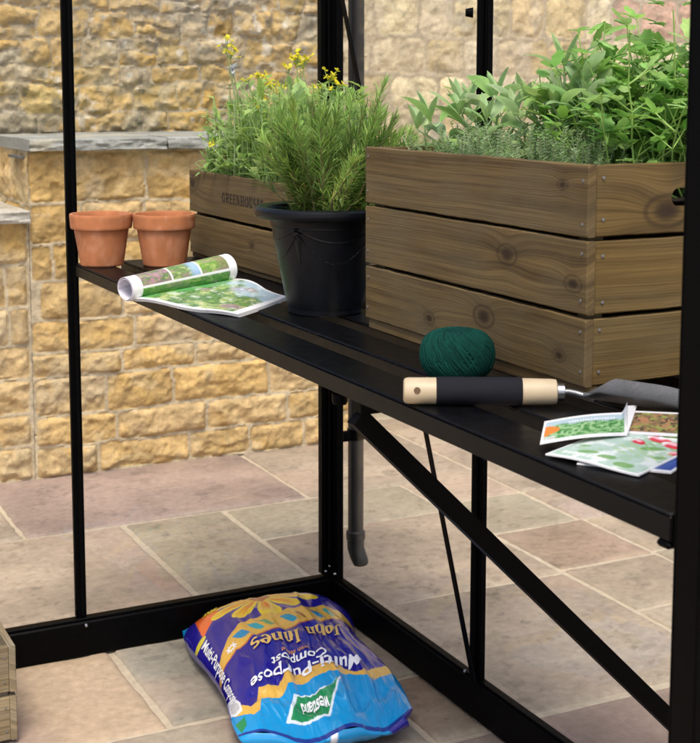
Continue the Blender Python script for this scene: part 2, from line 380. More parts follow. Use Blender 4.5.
mb.grid(np.stack([xe+.004-H, X, Z], -1), C, flip=True)
mb.box((-.378, 1.387, 0), (.755, 1.92, 1.046), np.array(MORT)); mk('stonework', mb, M_STONE, tw)
# coping stones
def coping(xa, xb, ya, yb, z0, z1, seed, col, left=False):
    xs = np.linspace(xa+.002, xb-.002, int((xb-xa)/.012)); ys = np.concatenate([[ya, ya, ya+.0025, ya+.006], np.linspace(ya+.014, yb, 14)])
    X, Y = np.meshgrid(xs, ys, indexing='ij'); Zt = z1+.003*fbm(X*10, Y*10, seed, 4)
    Zt[:, 2] -= .0012; Zt[:, 1] -= .004; Zt[:, 0] = z0+.003*fbm(X[:, 0]*20, X[:, 0]*0, seed, 3)
    Y2 = Y.copy(); Y2[:, :4] += (.006*fbm(X*14, X*0+3, seed+1, 4))[:, :4]
    # hewn front edge: extra rows
    rowsP = []
    zf = np.linspace(0, 1, 7)
    for k, t in enumerate(zf):
        yy = Y2[:, 1]+.012*fbm(X[:, 0]*25, X[:, 0]*0+t*3, seed+4, 4)*(math.sin(math.pi*min(1, max(0, t)))+.3)
        rowsP.append(np.stack([X[:, 0], yy, Zt[:, 0]*(1-t)+Zt[:, 1]*t], -1))
    P = np.concatenate([np.stack(rowsP, 1), np.stack([X, Y2, Zt], -1)[:, 2:]], 1)
    x, y, z = P[..., 0], P[..., 1], P[..., 2]
    if left: P[:3, :, 0] += (.010*fbm(y*16, z*30, seed+7, 4))[:3]
    n = fbm(x*9, y*9+z*20, seed+2, 5); n2 = fbm(x*6, y*6+z*9, seed+3, 4)
    c = np.array(col)*(1+.45*n[..., None]); t = sst(.08, .35, n2)[..., None]*.6; c = c*(1-t)+np.array((.44, .40, .29))*t
    m = MB(); m.grid(P, np.clip(c, .03, .8), flip=False)
    # ends and underside
    e = P[0][:, :]; k = len(e)
    for row, fl in ((P[0], False), (P[-1], True)):
        lo = row.copy(); lo[:, 2] = z0; m.grid(np.stack([row, lo], 0), np.array(col)*.9, flip=fl)
    m.add([(xa+.002, ya+.008, z0), (xb-.002, ya+.008, z0), (xb-.002, yb, z0), (xa+.002, yb, z0)], [(0, 3, 2, 1)], np.array(col))
    return m
cx_ = [-.392, .06, .44, .80]
for i in range(3): mk('coping_stone', coping(cx_[i], cx_[i+1], 1.333, 1.895, 1.052, 1.088, 40+i, (.30, .305, .275), left=(i == 0)), M_STONE, tw)
mb = MB(); mb.box((-.404, 1.40, 1.026), (-.383, 1.55, 1.034), np.array((.12, .12, .11))); mk('slate_shim', mb, M_STONE, tw)
lw = thing('garden_wall', 'low honey stone wall with a pale coping, left of the taller wall', 'wall', (-.9, 1.5, 0))
st = rows(-1.6, -.386, [0, .11, .215, .33, .44, .56, .70, .83], .2, .36, 21); st = [(a, min(b, -.388), c, d) for a, b, c, d in st if min(b, -.388)-a > .05]
X, Z, H, C = stone_face(-1.5, -.3835, 0, .829, .0055, st, 15, .0048, .0130, .008, .012, .005, .0125, OCH, MORT, lich)
mb = MB(); mb.grid(np.stack([X, 1.388-H, Z], -1), C); mb.box((-1.495, 1.395, 0), (-.386, 1.92, .828), np.array(MORT)); mk('stonework', mb, M_STONE, lw)
for a, b in ((-1.5, -.93), (-.93, -.386)): mk('coping_stone', coping(a, b, 1.335, 1.90, .831, .868, int(60-a*10), (.46, .43, .36), left=False), M_STONE, lw)

# rubble wall
rb = []; z = 0; rr_ = random.Random(3)
while z < 2.5:
    h = rr_.uniform(.055, .115); rb.append(z); z += h
rb.append(z)
RUB = [(.42, .31, .14), (.44, .33, .17), (.40, .28, .115), (.40, .29, .13), (.33, .265, .155), (.36, .29, .18), (.43, .32, .14), (.31, .26, .17), (.40, .265, .09)]
lich2 = [((.27, .25, .19), 12, .20, .45), ((.48, .42, .29), 9, .12, .5), ((.46, .29, .08), 6, .0, .55), ((.17, .16, .13), 30, .17, .5), ((.56, .54, .47), 24, .34, .6), ((.14, .13, .10), 16, .22, .6)]
st = rows(-2.2, .985, rb, .08, .23, 8, jit=1)
X, Z, H, C = stone_face(-2.2, .985, .7, 2.0, .0062, st, 33, .0030, .014, .008, .010, .017, .0165, RUB, (.35, .295, .205), lich2, wscale=7)
rw = thing('rubble_wall', 'old ochre and grey rubble stone wall above the coping', 'wall', (0, 2.2, 0))
mb = MB(); mb.grid(np.stack([X, 1.935-H, Z], -1), C)
mb.box((-2.19, 1.938, 0), (.98, 2.58, 1.99), np.array((.36, .31, .22))); mk('stonework', mb, M_STONE, rw)
# ashlar building wall
ab = [0]; rr_ = random.Random(5)
while ab[-1] < 2.5: ab.append(ab[-1]+rr_.uniform(.145, .205))
ASH = [(.55, .46, .28), (.57, .49, .31), (.53, .43, .26), (.57, .49, .33), (.55, .44, .25), (.54, .42, .24), (.60, .51, .35), (.53, .45, .29), (.56, .47, .31), (.54, .36, .26)]
st = rows(1.0, 4.4, ab, .15, .34, 71)
X, Z, H, C = stone_face(1.02, 4.2, .4, 2.2, .0085, st, 44, .008, .009, .016, .035, .010, .008, ASH, (.44, .37, .26), [((.44, .40, .33), 5, .16, .5), ((.60, .52, .38), 7, .14, .5), ((.27, .24, .18), 22, .26, .5)], wscale=6)
aw = thing('house_wall', 'pale cream stone block wall of a house, behind the herb crate', 'wall', (2.6, 2.8, 0))
mb = MB(); mb.grid(np.stack([X, 2.62-H, Z], -1), C); mb.box((1.03, 2.622, 0), (4.2, 3.0, 2.19), np.array((.5, .41, .28))); mk('stonework', mb, M_STONE, aw)

# ------------------------------------------------------------------ greenhouse frame
gh = thing('greenhouse', 'black framed glass greenhouse standing on the stone paving', 'greenhouse', (0, 0, 0))
b = .0015
mb = MB(); mb.box((-2.1, -.039, .001), (-.0175, .006, .079), bev=.003); mb.box((-2.1, -.030, .079), (-.0175, -.024, .084), bev=.001); mk('base_sill', mb, M_BLACK, gh)
mb = MB(); mb.box((-.017, -2.05, .001), (.012, .006, .0795), bev=.003); mb.box((-.012, -2.05, .0795), (-.008, -.05, .084), bev=.001); mk('base_sill', mb, M_BLACK, gh)
mb = MB()
for a_, c_ in (((-.034, -.017, .0845), (-.0205, .004, 1.9)), ((-.020, -.030, .0805), (.012, .008, 1.9)), ((-.011, -.052, .080), (.006, -.0305, 1.9)), ((-.030, -.022, .0845), (-.0265, -.0175, 1.9)), ((-.0145, -.046, .085), (-.0115, -.041, 1.9)), ((-.0235, -.036, .085), (-.0205, -.0305, 1.9))): mb.box(a_, c_, bev=.0012)
cp = mk('corner_post', mb, M_BLACK, gh)
def bolt(parent, p, ax, r=.006, h=.006):
    ax = np.array(ax, float); ax /= np.linalg.norm(ax); p = np.array(p)
    m = MB(); m.tube([p, p+ax*h*.5, p+ax*h*.85, p+ax*h], [r, r, r*.75, r*.25], 12); return mk('bolt', m, M_BOLT, parent)
bolt(cp, (-.027, -.022, .095), (-.2, -1, 0), .0035); bolt(cp, (-.0145, -.051, .095), (-1, 0, 0), .0035); bolt(cp, (-.0205, -.031, .110), (-.5, -.8, 0), .003); bolt(cp, (-.0205, -.031, .070), (-.5, -.8, 0), .0035)
mb = MB(); mb.box((-.632, -.004, .079), (-.608, .008, 1.9), bev=.0012); mb.box((-.6225, -.020, .0845), (-.6175, -.0045, 1.9), bev=.001); gb = mk('glazing_bar', mb, M_BLACK, gh); bolt(gb, (-.620, -.0385, .072), (0, -1, 0), .004)
mb = MB(); mb.box((-1.252, -.004, .079), (-1.228, .008, 1.9), bev=.0012); mb.box((-1.2425, -.020, .0845), (-1.2375, -.0045, 1.9), bev=.001); mk('glazing_bar', mb, M_BLACK, gh)
for yb in (-.669, -1.338):
    mb = MB(); mb.box((-.004, yb-.012, .0795), (.008, yb+.010, 1.9), bev=.0012); mb.box((-.020, yb-.0030, .0845), (-.0045, yb+.0030, 1.9), bev=.001); mb.box((-.0075, yb-.010, .0845), (-.0045, yb-.007, 1.9), bev=.0008); gb = mk('glazing_bar', mb, M_BLACK, gh)
    if yb > -1: bolt(gb, (-.018, yb+.018, .09), (-1, 0, 0), .0035)
    m2 = MB(); m2.tube([(-.022, yb+.012, 1.385), (-.034, yb+.02, 1.385)], [.010, .007], 12); mk('clip', m2, M_BLACK, gb)
mb = MB(); mb.box((-.6195, -2.005, .001), (-.560, -1.973, 1.9), bev=.002); mb.box((-.618, -1.9725, .001), (-.609, -1.969, 1.9), bev=.001); dp = mk('door_post', mb, M_BLACK, gh); bolt(dp, (-.605, -2.0045, .78), (0, -1, 0), .003, .004)
# thin wind brace, sill to corner post, in the plane of the long wall
p0 = np.array((-.0225, -.690, .082)); p1 = np.array((-.0225, -.066, 1.53)); d = p1-p0; L = np.linalg.norm(d); d /= L
mb = MB(); nrm = np.cross(d, (1, 0, 0)); hw = .0075
v = [p0+nrm*hw*s+np.array((t, 0, 0)) for s in (-1, 1) for t in (-.002, .001)]+[p1+nrm*hw*s+np.array((t, 0, 0)) for s in (-1, 1) for t in (-.002, .001)]
mb.add(v, [(0, 1, 3, 2), (4, 6, 7, 5), (0, 4, 5, 1), (2, 3, 7, 6), (0, 2, 6, 4), (1, 5, 7, 3)]); mk('wind_brace', mb, M_BLACK, gh)
# glass
def pane(a, c): m = MB(); m.box(a, c); return mk('glass_pane', m, M_GLASS, gh, smooth=False)
pane((-.607, .0095, .086), (-.022, .0125, 1.88)); pane((-1.227, .0095, .086), (-.633, .0125, 1.88))
pane((.013, -.661, .086), (.016, -.010, 1.88)); pane((.013, -1.331, .086), (.016, -.677, 1.88)); pane((.013, -1.96, .086), (.016, -1.345, 1.88))
# downpipe outside the corner
mb = MB(); xp, yp = .072, .014
mb.tube([(xp, yp, 1.9), (xp, yp, .16)], .0192, 20); dpipe = mk('downpipe', mb, M_PIPE, gh)
mb = MB(); mb.tube([(xp, yp, .172), (xp, yp, .168), (xp, yp, .150), (xp, yp, .148), (xp, yp, .128), (xp+.004, yp-.004, .110), (xp+.008, yp-.009, .096), (xp+.0095, yp-.011, .088), (xp+.0098, yp-.0113, .085)], [.0195, .0235, .0235, .0215, .021, .0205, .0200, .0185, .0150], 20); mk('outlet_shoe', mb, M_PIPE, dpipe)
mb = MB(); mb.box((.009, -.004, .40), (.052, .010, .425), bev=.003); mb.tube([(xp, yp, .425), (xp, yp, .40)], .0215, 20); mk('pipe_clip', mb, M_BLACK, dpipe)

# ------------------------------------------------------------------ staging shelf
HS = .871
shf = thing('staging_shelf', 'long black slatted metal shelf bolted along the greenhouse wall', 'shelf', (-.3, -1, HS))
sx = [(-.62, -.553), (-.514, -.447), (-.408, -.341), (-.302, -.235), (-.196, -.129), (-.09, -.030)]
for i, (a, c) in enumerate(sx):
    mb = MB(); mb.box((a, -1.966, HS-.004), (c, -.006, HS), bev=.0022)
    mb.box((a, -1.966, HS-.026), (a+.003, -.006, HS-.0042), bev=.0006); mb.box((c-.003, -1.966, HS-.016), (c, -.006, HS-.0042), bev=.0006); mk('slat', mb, M_SHELF, shf)
for yb in (-.030, -.669, -1.338, -1.950):
    mb = MB(); mb.box((-.575, yb-.011, HS-.031), (-.024, yb+.011, HS-.0275), bev=.001); mb.box((-.55, yb-.011, HS-.05), (-.024, yb-.008, HS-.031), bev=.001); mk('cross_rail', mb, M_SHELF, shf)
for a, c in sx:
    mb = MB(); mb.box((a+.0005, -1.9685, HS-.0255), (c-.0005, -1.9663, HS-.0005), bev=.0006); mk('end_cap', mb, M_BLACK, shf)
mb = MB(); mb.box((-.6215, -1.966, HS-.034), (-.6012, -1.948, HS-.0265), bev=.003); mk('foot_cap', mb, M_BLACK, shf)
# 45 degree support arm from the third glazing bar up to the front edge
p0 = np.array((-.020, -1.338, .237)); p1 = np.array((-.612, -1.338, .8225)); d = (p1-p0)/np.linalg.norm(p1-p0); nn = np.cross(d, (0, 1, 0)); hw = .0128
v = []
for p in (p0, p1):
    for s in (-1, 1):
        for t in (-.010, .010): v.append(p+nn*hw*s+np.array((0, t, 0)))
mb = MB(); mb.add(v, [(0, 1, 3, 2), (4, 6, 7, 5), (0, 4, 5, 1), (2, 3, 7, 6), (0, 2, 6, 4), (1, 5, 7, 3)]); mk('support_arm', mb, M_BLACK, shf)
mb = MB(); mb.box((-.612, -1.352, .826), (-.582, -1.3275, .8445), bev=.002); mk('bracket', mb, M_BLACK, shf)
mb = MB(); mb.lathe([(.0001, .822), (.009, .822), (.011, .826), (.011, .836), (.008, .8395)], -.6, -1.265, 16); mk('levelling_knob', mb, M_BLACK, shf)

# ------------------------------------------------------------------ wooden crates
def plank(mb, L, W, T, M, seed, knots=(), step=.004, hole=None, warpv=.0006):
    def ax(n, s, st): k = max(2, int(n/st)); return np.concatenate([[0, s], np.linspace(s*2.5, n-s*2.5, k), [n-s, n]])
    s = .0014; ls = ax(L, s, step*1.6); ws = ax(W, s, step)
    Lg, Wg = np.meshgrid(ls, ws, indexing='ij'); V = []; fs = []
    bor = np.zeros(Lg.shape, bool); bor[0] = bor[-1] = True; bor[:, 0] = bor[:, -1] = True
    dz = warpv*2*fbm(Lg*9, Wg*9, seed, 3)
    a, c = Lg.shape; I = np.arange(a*c).reshape(a, c)
    keep = np.ones((a-1, c-1), bool)
    edge = .0009*fbm(Lg*30, Wg*0, seed+3, 3)
    Wj = Wg+edge*(np.abs(Wg/W-.5)*2)**6
    if hole:
        hl, hw_, hr, hs_ = hole    # slot centre l, w, radius, half straight length
        def near(l, w_):
            q = np.clip(l, hl-hs_, hl+hs_); return np.hypot(l-q, w_-hw_), q
        lc = (ls[:-1]+ls[1:])/2; wc = (ws[:-1]+ws[1:])/2; A, B = np.meshgrid(lc, wc, indexing='ij'); dd, _ = near(A, B); keep = dd > hr
        dd, q = near(Lg, Wj); use = np.zeros((a, c), bool); use[:-1, :-1] |= keep; use[1:, :-1] |= keep; use[:-1, 1:] |= keep; use[1:, 1:] |= keep
        out = np.zeros((a, c), bool); out[:-1, :-1] |= ~keep; out[1:, :-1] |= ~keep; out[:-1, 1:] |= ~keep; out[1:, 1:] |= ~keep
        rim = use & out; k = np.where(rim, hr/np.maximum(dd, 1e-5), 1); Lg = np.where(rim, q+(Lg-q)*k, Lg); Wj = np.where(rim, hw_+(Wj-hw_)*k, Wj)
    front = np.stack([Lg, Wj, np.where(bor, T-.0014, T)+dz], -1); back = np.stack([Lg, Wj, np.where(bor, .0014, 0)+dz], -1)
    n = a*c
    for i in range(a-1):
        for j in range(c-1):
            if keep[i, j]:
                fs.append((I[i, j], I[i+1, j], I[i+1, j+1], I[i, j+1])); fs.append((n+I[i, j], n+I[i, j+1], n+I[i+1, j+1], n+I[i+1, j]))
            else:
                for (p, q, di, dj) in ((I[i, j], I[i+1, j], 0, -1), (I[i+1, j], I[i+1, j+1], 1, 0), (I[i+1, j+1], I[i, j+1], 0, 1), (I[i, j+1], I[i, j], -1, 0)):
                    if keep[min(max(i+di, 0), a-2), min(max(j+dj, 0), c-2)]: fs.append((p, q, n+q, n+p))
    for i in range(a-1): fs.append((I[i, 0], n+I[i, 0], n+I[i+1, 0], I[i+1, 0])); fs.append((I[i, -1], I[i+1, -1], n+I[i+1, -1], n+I[i, -1]))
    for j in range(c-1): fs.append((I[0, j], I[0, j+1], n+I[0, j+1], n+I[0, j])); fs.append((I[-1, j], n+I[-1, j], n+I[-1, j+1], I[-1, j+1]))
    v = np.concatenate([front.reshape(-1, 3), back.reshape(-1, 3)])
    l, w_, t = v.T; knots = [(a1, b1, c1*1.25) for a1, b1, c1 in knots]; gg = w_+.5*t+.005*fbm(l*2.2+seed, w_*2, seed+11, 3); kn = np.zeros(len(v))
    for (kl, kw, kr) in knots:
        dl, dw = l-kl, w_-kw
        gg = gg+np.tanh(dw/kr*1.5)*kr*1.0*np.exp(-(dl/(3.0*kr))**2-(dw/(2.4*kr))**2)
        rad = np.hypot(dl/1.7, dw); kn = np.maximum(kn, np.exp(-(rad/(.70*kr))**4)*.97); kn = np.maximum(kn, .7*np.exp(-((rad-1.02*kr)/(.16*kr))**2)); kn = np.maximum(kn, .22*np.exp(-(rad/(1.9*kr))**2)); gg = gg+np.exp(-(rad/kr)**2)*rad*.8
    G = np.stack([l+seed*1.37, gg+seed*.41, np.full(len(v), (seed*7.31) % 5)], -1)
    mb.add(xf(M, v), fs, None, G, kn); return mb
def frame(o, ux, uy, uz):
    return Matrix(((ux[0], uy[0], uz[0], o[0]), (ux[1], uy[1], uz[1], o[1]), (ux[2], uy[2], uz[2], o[2]), (0, 0, 0, 1)))
def board(parent, L, W, T, M, seed, mt, knots=(), hole=None, nails=True, label=None):
    o = mk('board', plank(MB(), L, W, T, M, seed, knots, .0022 if len(knots) else .004, hole=hole), mt, parent)
    if label: o['label'] = label
    if nails:
        r = random.Random(seed)
        for l in (.009, L-.009):
            for wf in (.2, .8):
                q = np.array((l+r.uniform(-.002, .002), W*wf+r.uniform(-.004, .004), T+.0006)); m = MB(); m.lathe([(.0022, -.0004), (.0022, .0004), (.0014, .0007), (.0001, .0007)], 0, 0, 10, M=M @ Matrix.Translation(q)); mk('nail', m, M_NAIL, o)
    return o
def crate(name, label, x0, x1, y0, y1, z0, bands, T, mf, me, seed, knotsF, knotsE=None, hole=False, rail=0.0, group=None):
    """long sides run along y (front face at x0), end boards fitted between them; bands = (bottom, top) of every board"""
    t = thing(name, label, 'crate', ((x0+x1)/2, (y0+y1)/2, z0), group); L = y1-y0; Wd = x1-x0
    for i, (a, c) in enumerate(bands):
        # front: l runs along -y (left to right as seen from outside), w up, normal -x
        board(t, L, c-a, T, frame((x0+T, y1, z0+a), (0, -1, 0), (0, 0, 1), (-1, 0, 0)), seed+i, mf, knotsF[i] if i < len(knotsF) else ())
        board(t, L, c-a, T, frame((x1-T, y0, z0+a), (0, 1, 0), (0, 0, 1), (1, 0, 0)), seed+20+i, mf, nails=False)
        top = i == len(bands)-1; w_ = Wd-2*T-.001; hl = (w_/2, (c-a)*.50, .0115, .030) if hole and top else None
        board(t, w_, c-a-.001, T, frame((x0+T+.0005, y0+T+.001, z0+a+.0005), (1, 0, 0), (0, 0, 1), (0, -1, 0)), seed+40+i, me, (knotsE or [()]*9)[i], hl)
        board(t, w_, c-a-.001, T, frame((x1-T-.0005, y1-T-.001, z0+a+.0005), (-1, 0, 0), (0, 0, 1), (0, 1, 0)), seed+60+i, me, (), hl, nails=False)
    zt = bands[-1][1]-.012
    for (xa, ya) in ((x0+T+.001, y0+T+.002), (x0+T+.001, y1-T-.024), (x1-T-.023, y0+T+.002), (x1-T-.023, y1-T-.024)):
        mk('corner_batten', plank(MB(), zt-.004, .022, .022, frame((xa, ya, z0+.004), (0, 0, 1), (1, 0, 0), (0, 1, 0)), seed+80), mf, t)
    if rail:
        for ya in (y0+.014, (y0+y1)/2-.03, y1-.074):
            pass
        mk('base_rail', plank(MB(), L-.008, .018, rail-.001, frame((x0+.005, y1-.004, z0+.0005), (0, -1, 0), (1, 0, 0), (0, 0, 1)), seed+90), mf, t)
        mk('base_rail', plank(MB(), L-.008, .018, rail-.001, frame((x1-.023, y1-.004, z0+.0005), (0, -1, 0), (1, 0, 0), (0, 0, 1)), seed+91), mf, t)
    nb = 3
    for k in range(nb):
        wb = (Wd-2*T-.01)/nb
        mk('base_slat', plank(MB(), L-2*T-.006, wb-.006, .008, frame((x0+T+.006+k*wb, y1-T-.003, z0+bands[0][0]+.004), (0, -1, 0), (1, 0, 0), (0, 0, 1)), seed+95+k), mf, t)
    return t
H2 = .283
c2b = [(H2*.06, H2*.349), (H2*.366, H2*.679), (H2*.695, H2)]
crate('planter_crate', 'large brown three-board wooden crate full of herbs at the near end of the shelf', -.427, -.095, -1.5755, -1.003, HS+.0008, c2b, .0125, M_WOOD, M_WOODW, 11,
      [[(.345, .052, .0115), (.20, .028, .007), (.52, .03, .006)], [(.40, .055, .0105), (.545, .035, .008)], [(.52, .06, .005)]],
      [(), [(.25, .03, .007)], [(.105, .027, .0150)]], hole=True, rail=H2*.058)
H1 = .194
crate('planter_crate', 'smaller two-board wooden crate stamped with dark lettering, behind the pots', -.357, -.10, -.54, -.014, HS+.0008, [(H1*.06, H1*.50), (H1*.535, H1)], .0115, M_WOOD, M_WOOD, 33,
      [[(.36, .05, .006)], [(.022, .062, .0135)]], rail=H1*.055)
HF = .192
crate('planter_crate', 'pale rough wooden crate on the floor at the left edge', -1.30, -.850, -.38, -.075, .0045, [(.006, .092), (.102, HF)], .013, M_WOODP, M_WOODP, 57, [[], []], [[(.12, .04, .008)], [(.30, .05, .009)], []], rail=0)

# stamped lettering, stroked serif capitals
def stroke(mb, pts, wd, M, c=None):
    pts = [np.array(p, float) for p in pts]; v = []; wd = wd if hasattr(wd, '__len__') else [wd]*len(pts)
    for i, p in enumerate(pts):
        t = pts[min(i+1, len(pts)-1)]-pts[max(0, i-1)]; t /= np.linalg.norm(t)+1e-9; n = np.array((-t[1], t[0]))
        v += [np.append(p+n*wd[i]/2, 0), np.append(p-n*wd[i]/2, 0)]
    mb.add(M(np.array(v)) if callable(M) else xf(M, v), [(2*i, 2*i+1, 2*i+3, 2*i+2) for i in range(len(pts)-1)], c)
def arc(cx, cy, rx, ry, a0, a1, n=14): return [(cx+rx*math.cos(math.radians(a0+(a1-a0)*i/n)), cy+ry*math.sin(math.radians(a0+(a1-a0)*i/n))) for i in range(n+1)]
TK, TN, SF = .17, .06, .05
def ser(x, y, w=.26): return ([(x-w/2, y), (x, y), (x+w/2, y)], TN)
def vst(x, y0=0, y1=1): return ([(x, y0), (x, (y0+y1)/2), (x, y1)], TK)
ow = [TN+(TK-TN)*abs(math.cos(math.radians(a))) for a in np.linspace(0, 360, 29)]
GLY = {
 'G': ([(arc(.33, .5, .26, .47, 50, 310), [TN+(TK-TN)*abs(math.cos(math.radians(50+260*i/14))) for i in range(15)]), vst(.52, .04, .42), ser(.52, .42, .22), ([(.52, .98), (.52, .72)], TN)], .68),
 'R': ([vst(.14), ser(.14, .03), ser(.14, .97), (arc(.27, .73, .22, .24, 90, -90, 12), [TN+(TK-TN)*abs(math.cos(math.radians(90-15*i))) for i in range(13)]), ([(.14, .97), (.27, .97)], TN), ([(.14, .49), (.27, .49)], TN), ([(.28, .49), (.42, .2), (.56, .03)], [.12, .15, .15])], .62),
 'E': ([vst(.14), ([(.02, .03), (.46, .03)], TN), ([(.02, .97), (.45, .97)], TN), ([(.14, .51), (.34, .51)], TN), ([(.46, .0), (.46, .24)], TN), ([(.45, .76), (.45, 1)], TN), ([(.34, .4), (.34, .62)], TN)], .55),
 'N': ([([(.12, 0), (.12, 1)], TN*1.2), ([(.10, .97), (.5, .03)], TK), ([(.5, 0), (.5, 1)], TN*1.2), ser(.12, .03, .2), ser(.08, .97, .2), ser(.5, .97, .2)], .66),
 'H': ([vst(.14), vst(.52), ([(.14, .5), (.52, .5)], TN), ser(.14, .03), ser(.14, .97), ser(.52, .03), ser(.52, .97)], .70),
 'O': ([(arc(.32, .5, .25, .47, 0, 360, 28), ow)], .66),
 'U': ([vst(.14, .3, 1), ser(.14, .97), ser(.5, .97, .2), ([(.5, .3), (.5, 1)], TN*1.2), (arc(.32, .32, .18, .29, 180, 360, 12), [TK-(TK-TN)*i/12 for i in range(13)])], .66),
 'S': ([(arc(.27, .73, .19, .24, 40, 250, 10)+arc(.27, .27, .2, .24, 70, -140, 10), [TN+(TK-TN)*math.sin(math.pi*i/21) for i in range(22)])], .56)}
mb = MB(); x = 0; hgt, sc = .0190, .0298
for ch in 'GREENHOUSES':
    st_, adv = GLY[ch]
    for pts, wd in st_:
        yc = -.214; stroke(mb, [(p[0]*sc+x, p[1]*hgt) for p in pts], [q*sc for q in wd] if hasattr(wd, '__len__') else wd*sc*(1 if wd != TN else 1.1), frame((-.3578, yc, HS+.138), (0, -1, 0), (0, 0, 1), (-1, 0, 0)))
    x += adv*sc*1.12
for o in bpy.data.objects:
    if o.name.startswith('planter_crate') and 'stamped' in o.get('label', ''): stamp_parent = o
mk('stamped_lettering', mb, M_INK, stamp_parent, smooth=False)

# ------------------------------------------------------------------ terracotta pots
def terracotta(sd):
    m = MB(); Hh = .110
    prof = [(.012, .006), (.012, 0), (.043, 0), (.0455, .003), (.0575, .078), (.0590, .0795), (.0638, .0795), (.0648, .082), (.0665, .107), (.0655, .110), (.0605, .110), (.0592, .107), (.0565, .075), (.041, .008), (.012, .006)]
    n = 96; dens = []
    for i in range(len(prof)-1):
        k = 6 if abs(prof[i+1][1]-prof[i][1]) > .01 else 1
        for j in range(k): t = j/k; dens.append((prof[i][0]*(1-t)+prof[i+1][0]*t, prof[i][1]*(1-t)+prof[i+1][1]*t))
    dens.append(prof[-1]); m.lathe(dens, 0, 0, n)
    v = m.v[0]; a = np.arctan2(v[:, 1], v[:, 0]); nn = fbm(a*3+sd, v[:, 2]*40, 3+sd, 4)
    m.c.append(np.array((.43, .165, .070))*(1+.20*nn[:, None])+np.array((.10, .085, .07))*sst(.12, .4, fbm(a*2+sd*3, v[:, 2]*30, 9+sd, 5))[:, None]*.6)
    return m
p1_ = mk('terracotta_pot', terracotta(0), M_TERRA, loc=(0, 0, 0), angle=30); p1_.location = (-.5745, -.068, HS+.0005); tag(p1_, 'empty terracotta pot at the very corner of the shelf, beside the black bar', 'plant pot', 'terracotta pots')
p2_ = mk('terracotta_pot', terracotta(5), M_TERRA, loc=(0, 0, 0), angle=30); p2_.location = (-.4555, -.1275, HS+.0005); p2_.rotation_euler.z = 1.3; tag(p2_, 'empty terracotta pot nearer the stamped crate, right of the other clay pot', 'plant pot', 'terracotta pots')

# ------------------------------------------------------------------ black plastic pot
BX, BY = -.4145, -.830
bp = thing('plastic_pot', 'black plastic plant pot with swag relief, holding rosemary', 'plant pot', (BX, BY, HS))
n = 288; prof = [(r_*1.06+(.006 if .160 < z_ < .1798 and r_ > .094 else 0), z_) for r_, z_ in [(.020, .004), (.052, .004), (.055, .0), (.0585, .002), (.0595, .020), (.0575, .024), (.0585, .026), (.068, .075), (.0795, .125), (.0845, .150), (.0855, .152), (.0862, .156), (.088, .160), (.0955, .1605), (.1020, .163), (.1050, .1685), (.1045, .175), (.1000, .179), (.0945, .1795), (.0905, .177), (.088, .170), (.085, .150), (.060, .012)]]
zz = []; 
for i in range(len(prof)-1):
    k = 40 if abs(prof[i+1][1]-prof[i][1]) > .02 else (7 if abs(prof[i+1][1]-prof[i][1]) > .012 else 2)
    for j in range(k): t = j/k; zz.append((prof[i][0]*(1-t)+prof[i+1][0]*t, prof[i][1]*(1-t)+prof[i+1][1]*t, i))
zz.append((*prof[-1], 99)); P = np.zeros((len(zz), n, 3)); ang = np.arange(n)*2*math.pi/n
for i, (r, z, seg) in enumerate(zz):
    rr = np.full(n, r)
    if 6 <= seg <= 9:
        ph = (ang*4/(2*math.pi)+.62) % 1; sag = .140-.050*(1-(2*ph-1)**2); sag2 = .146-.022*(1-(2*ph-1)**2)
        rr = rr+.0034*np.exp(-((z-sag)/.0030)**2)+.0026*np.exp(-((z-sag2)/.0026)**2)-.0012*((z < sag2) & (z > sag))
        pm = np.minimum(ph, 1-ph); tas = np.exp(-(pm/.045)**2)*(z < .142)*(z > .062); rr = rr+.0032*tas
        rr = rr+.0012*np.exp(-((z-.146)/.002)**2)
    P[i] = np.stack([BX+rr*np.cos(ang), BY+rr*np.sin(ang), np.full(n, HS+z)], -1)
for i, (r, z, seg) in enumerate(zz):      # small drainage feet
    if seg in (1, 2): P[i, :, 2] += np.where(np.abs(np.sin(ang*2+.3)) > .8, .004, 0)
mb = MB(); mb.grid(np.transpose(P, (0, 1, 2)), flip=True, wrap=True); mk('pot_body', mb, M_POT, bp)
mb = MB(); rg = np.linspace(0, .0868, 14); A, Rr = np.meshgrid(np.linspace(0, 2*math.pi, 49), rg, indexing='ij'); mb.grid(np.stack([BX+Rr*np.cos(A), BY+Rr*np.sin(A), HS+.155+.006*fbm(Rr*60*np.cos(A), Rr*60*np.sin(A), 4)], -1)); mk('compost', mb, M_SOIL, bp)

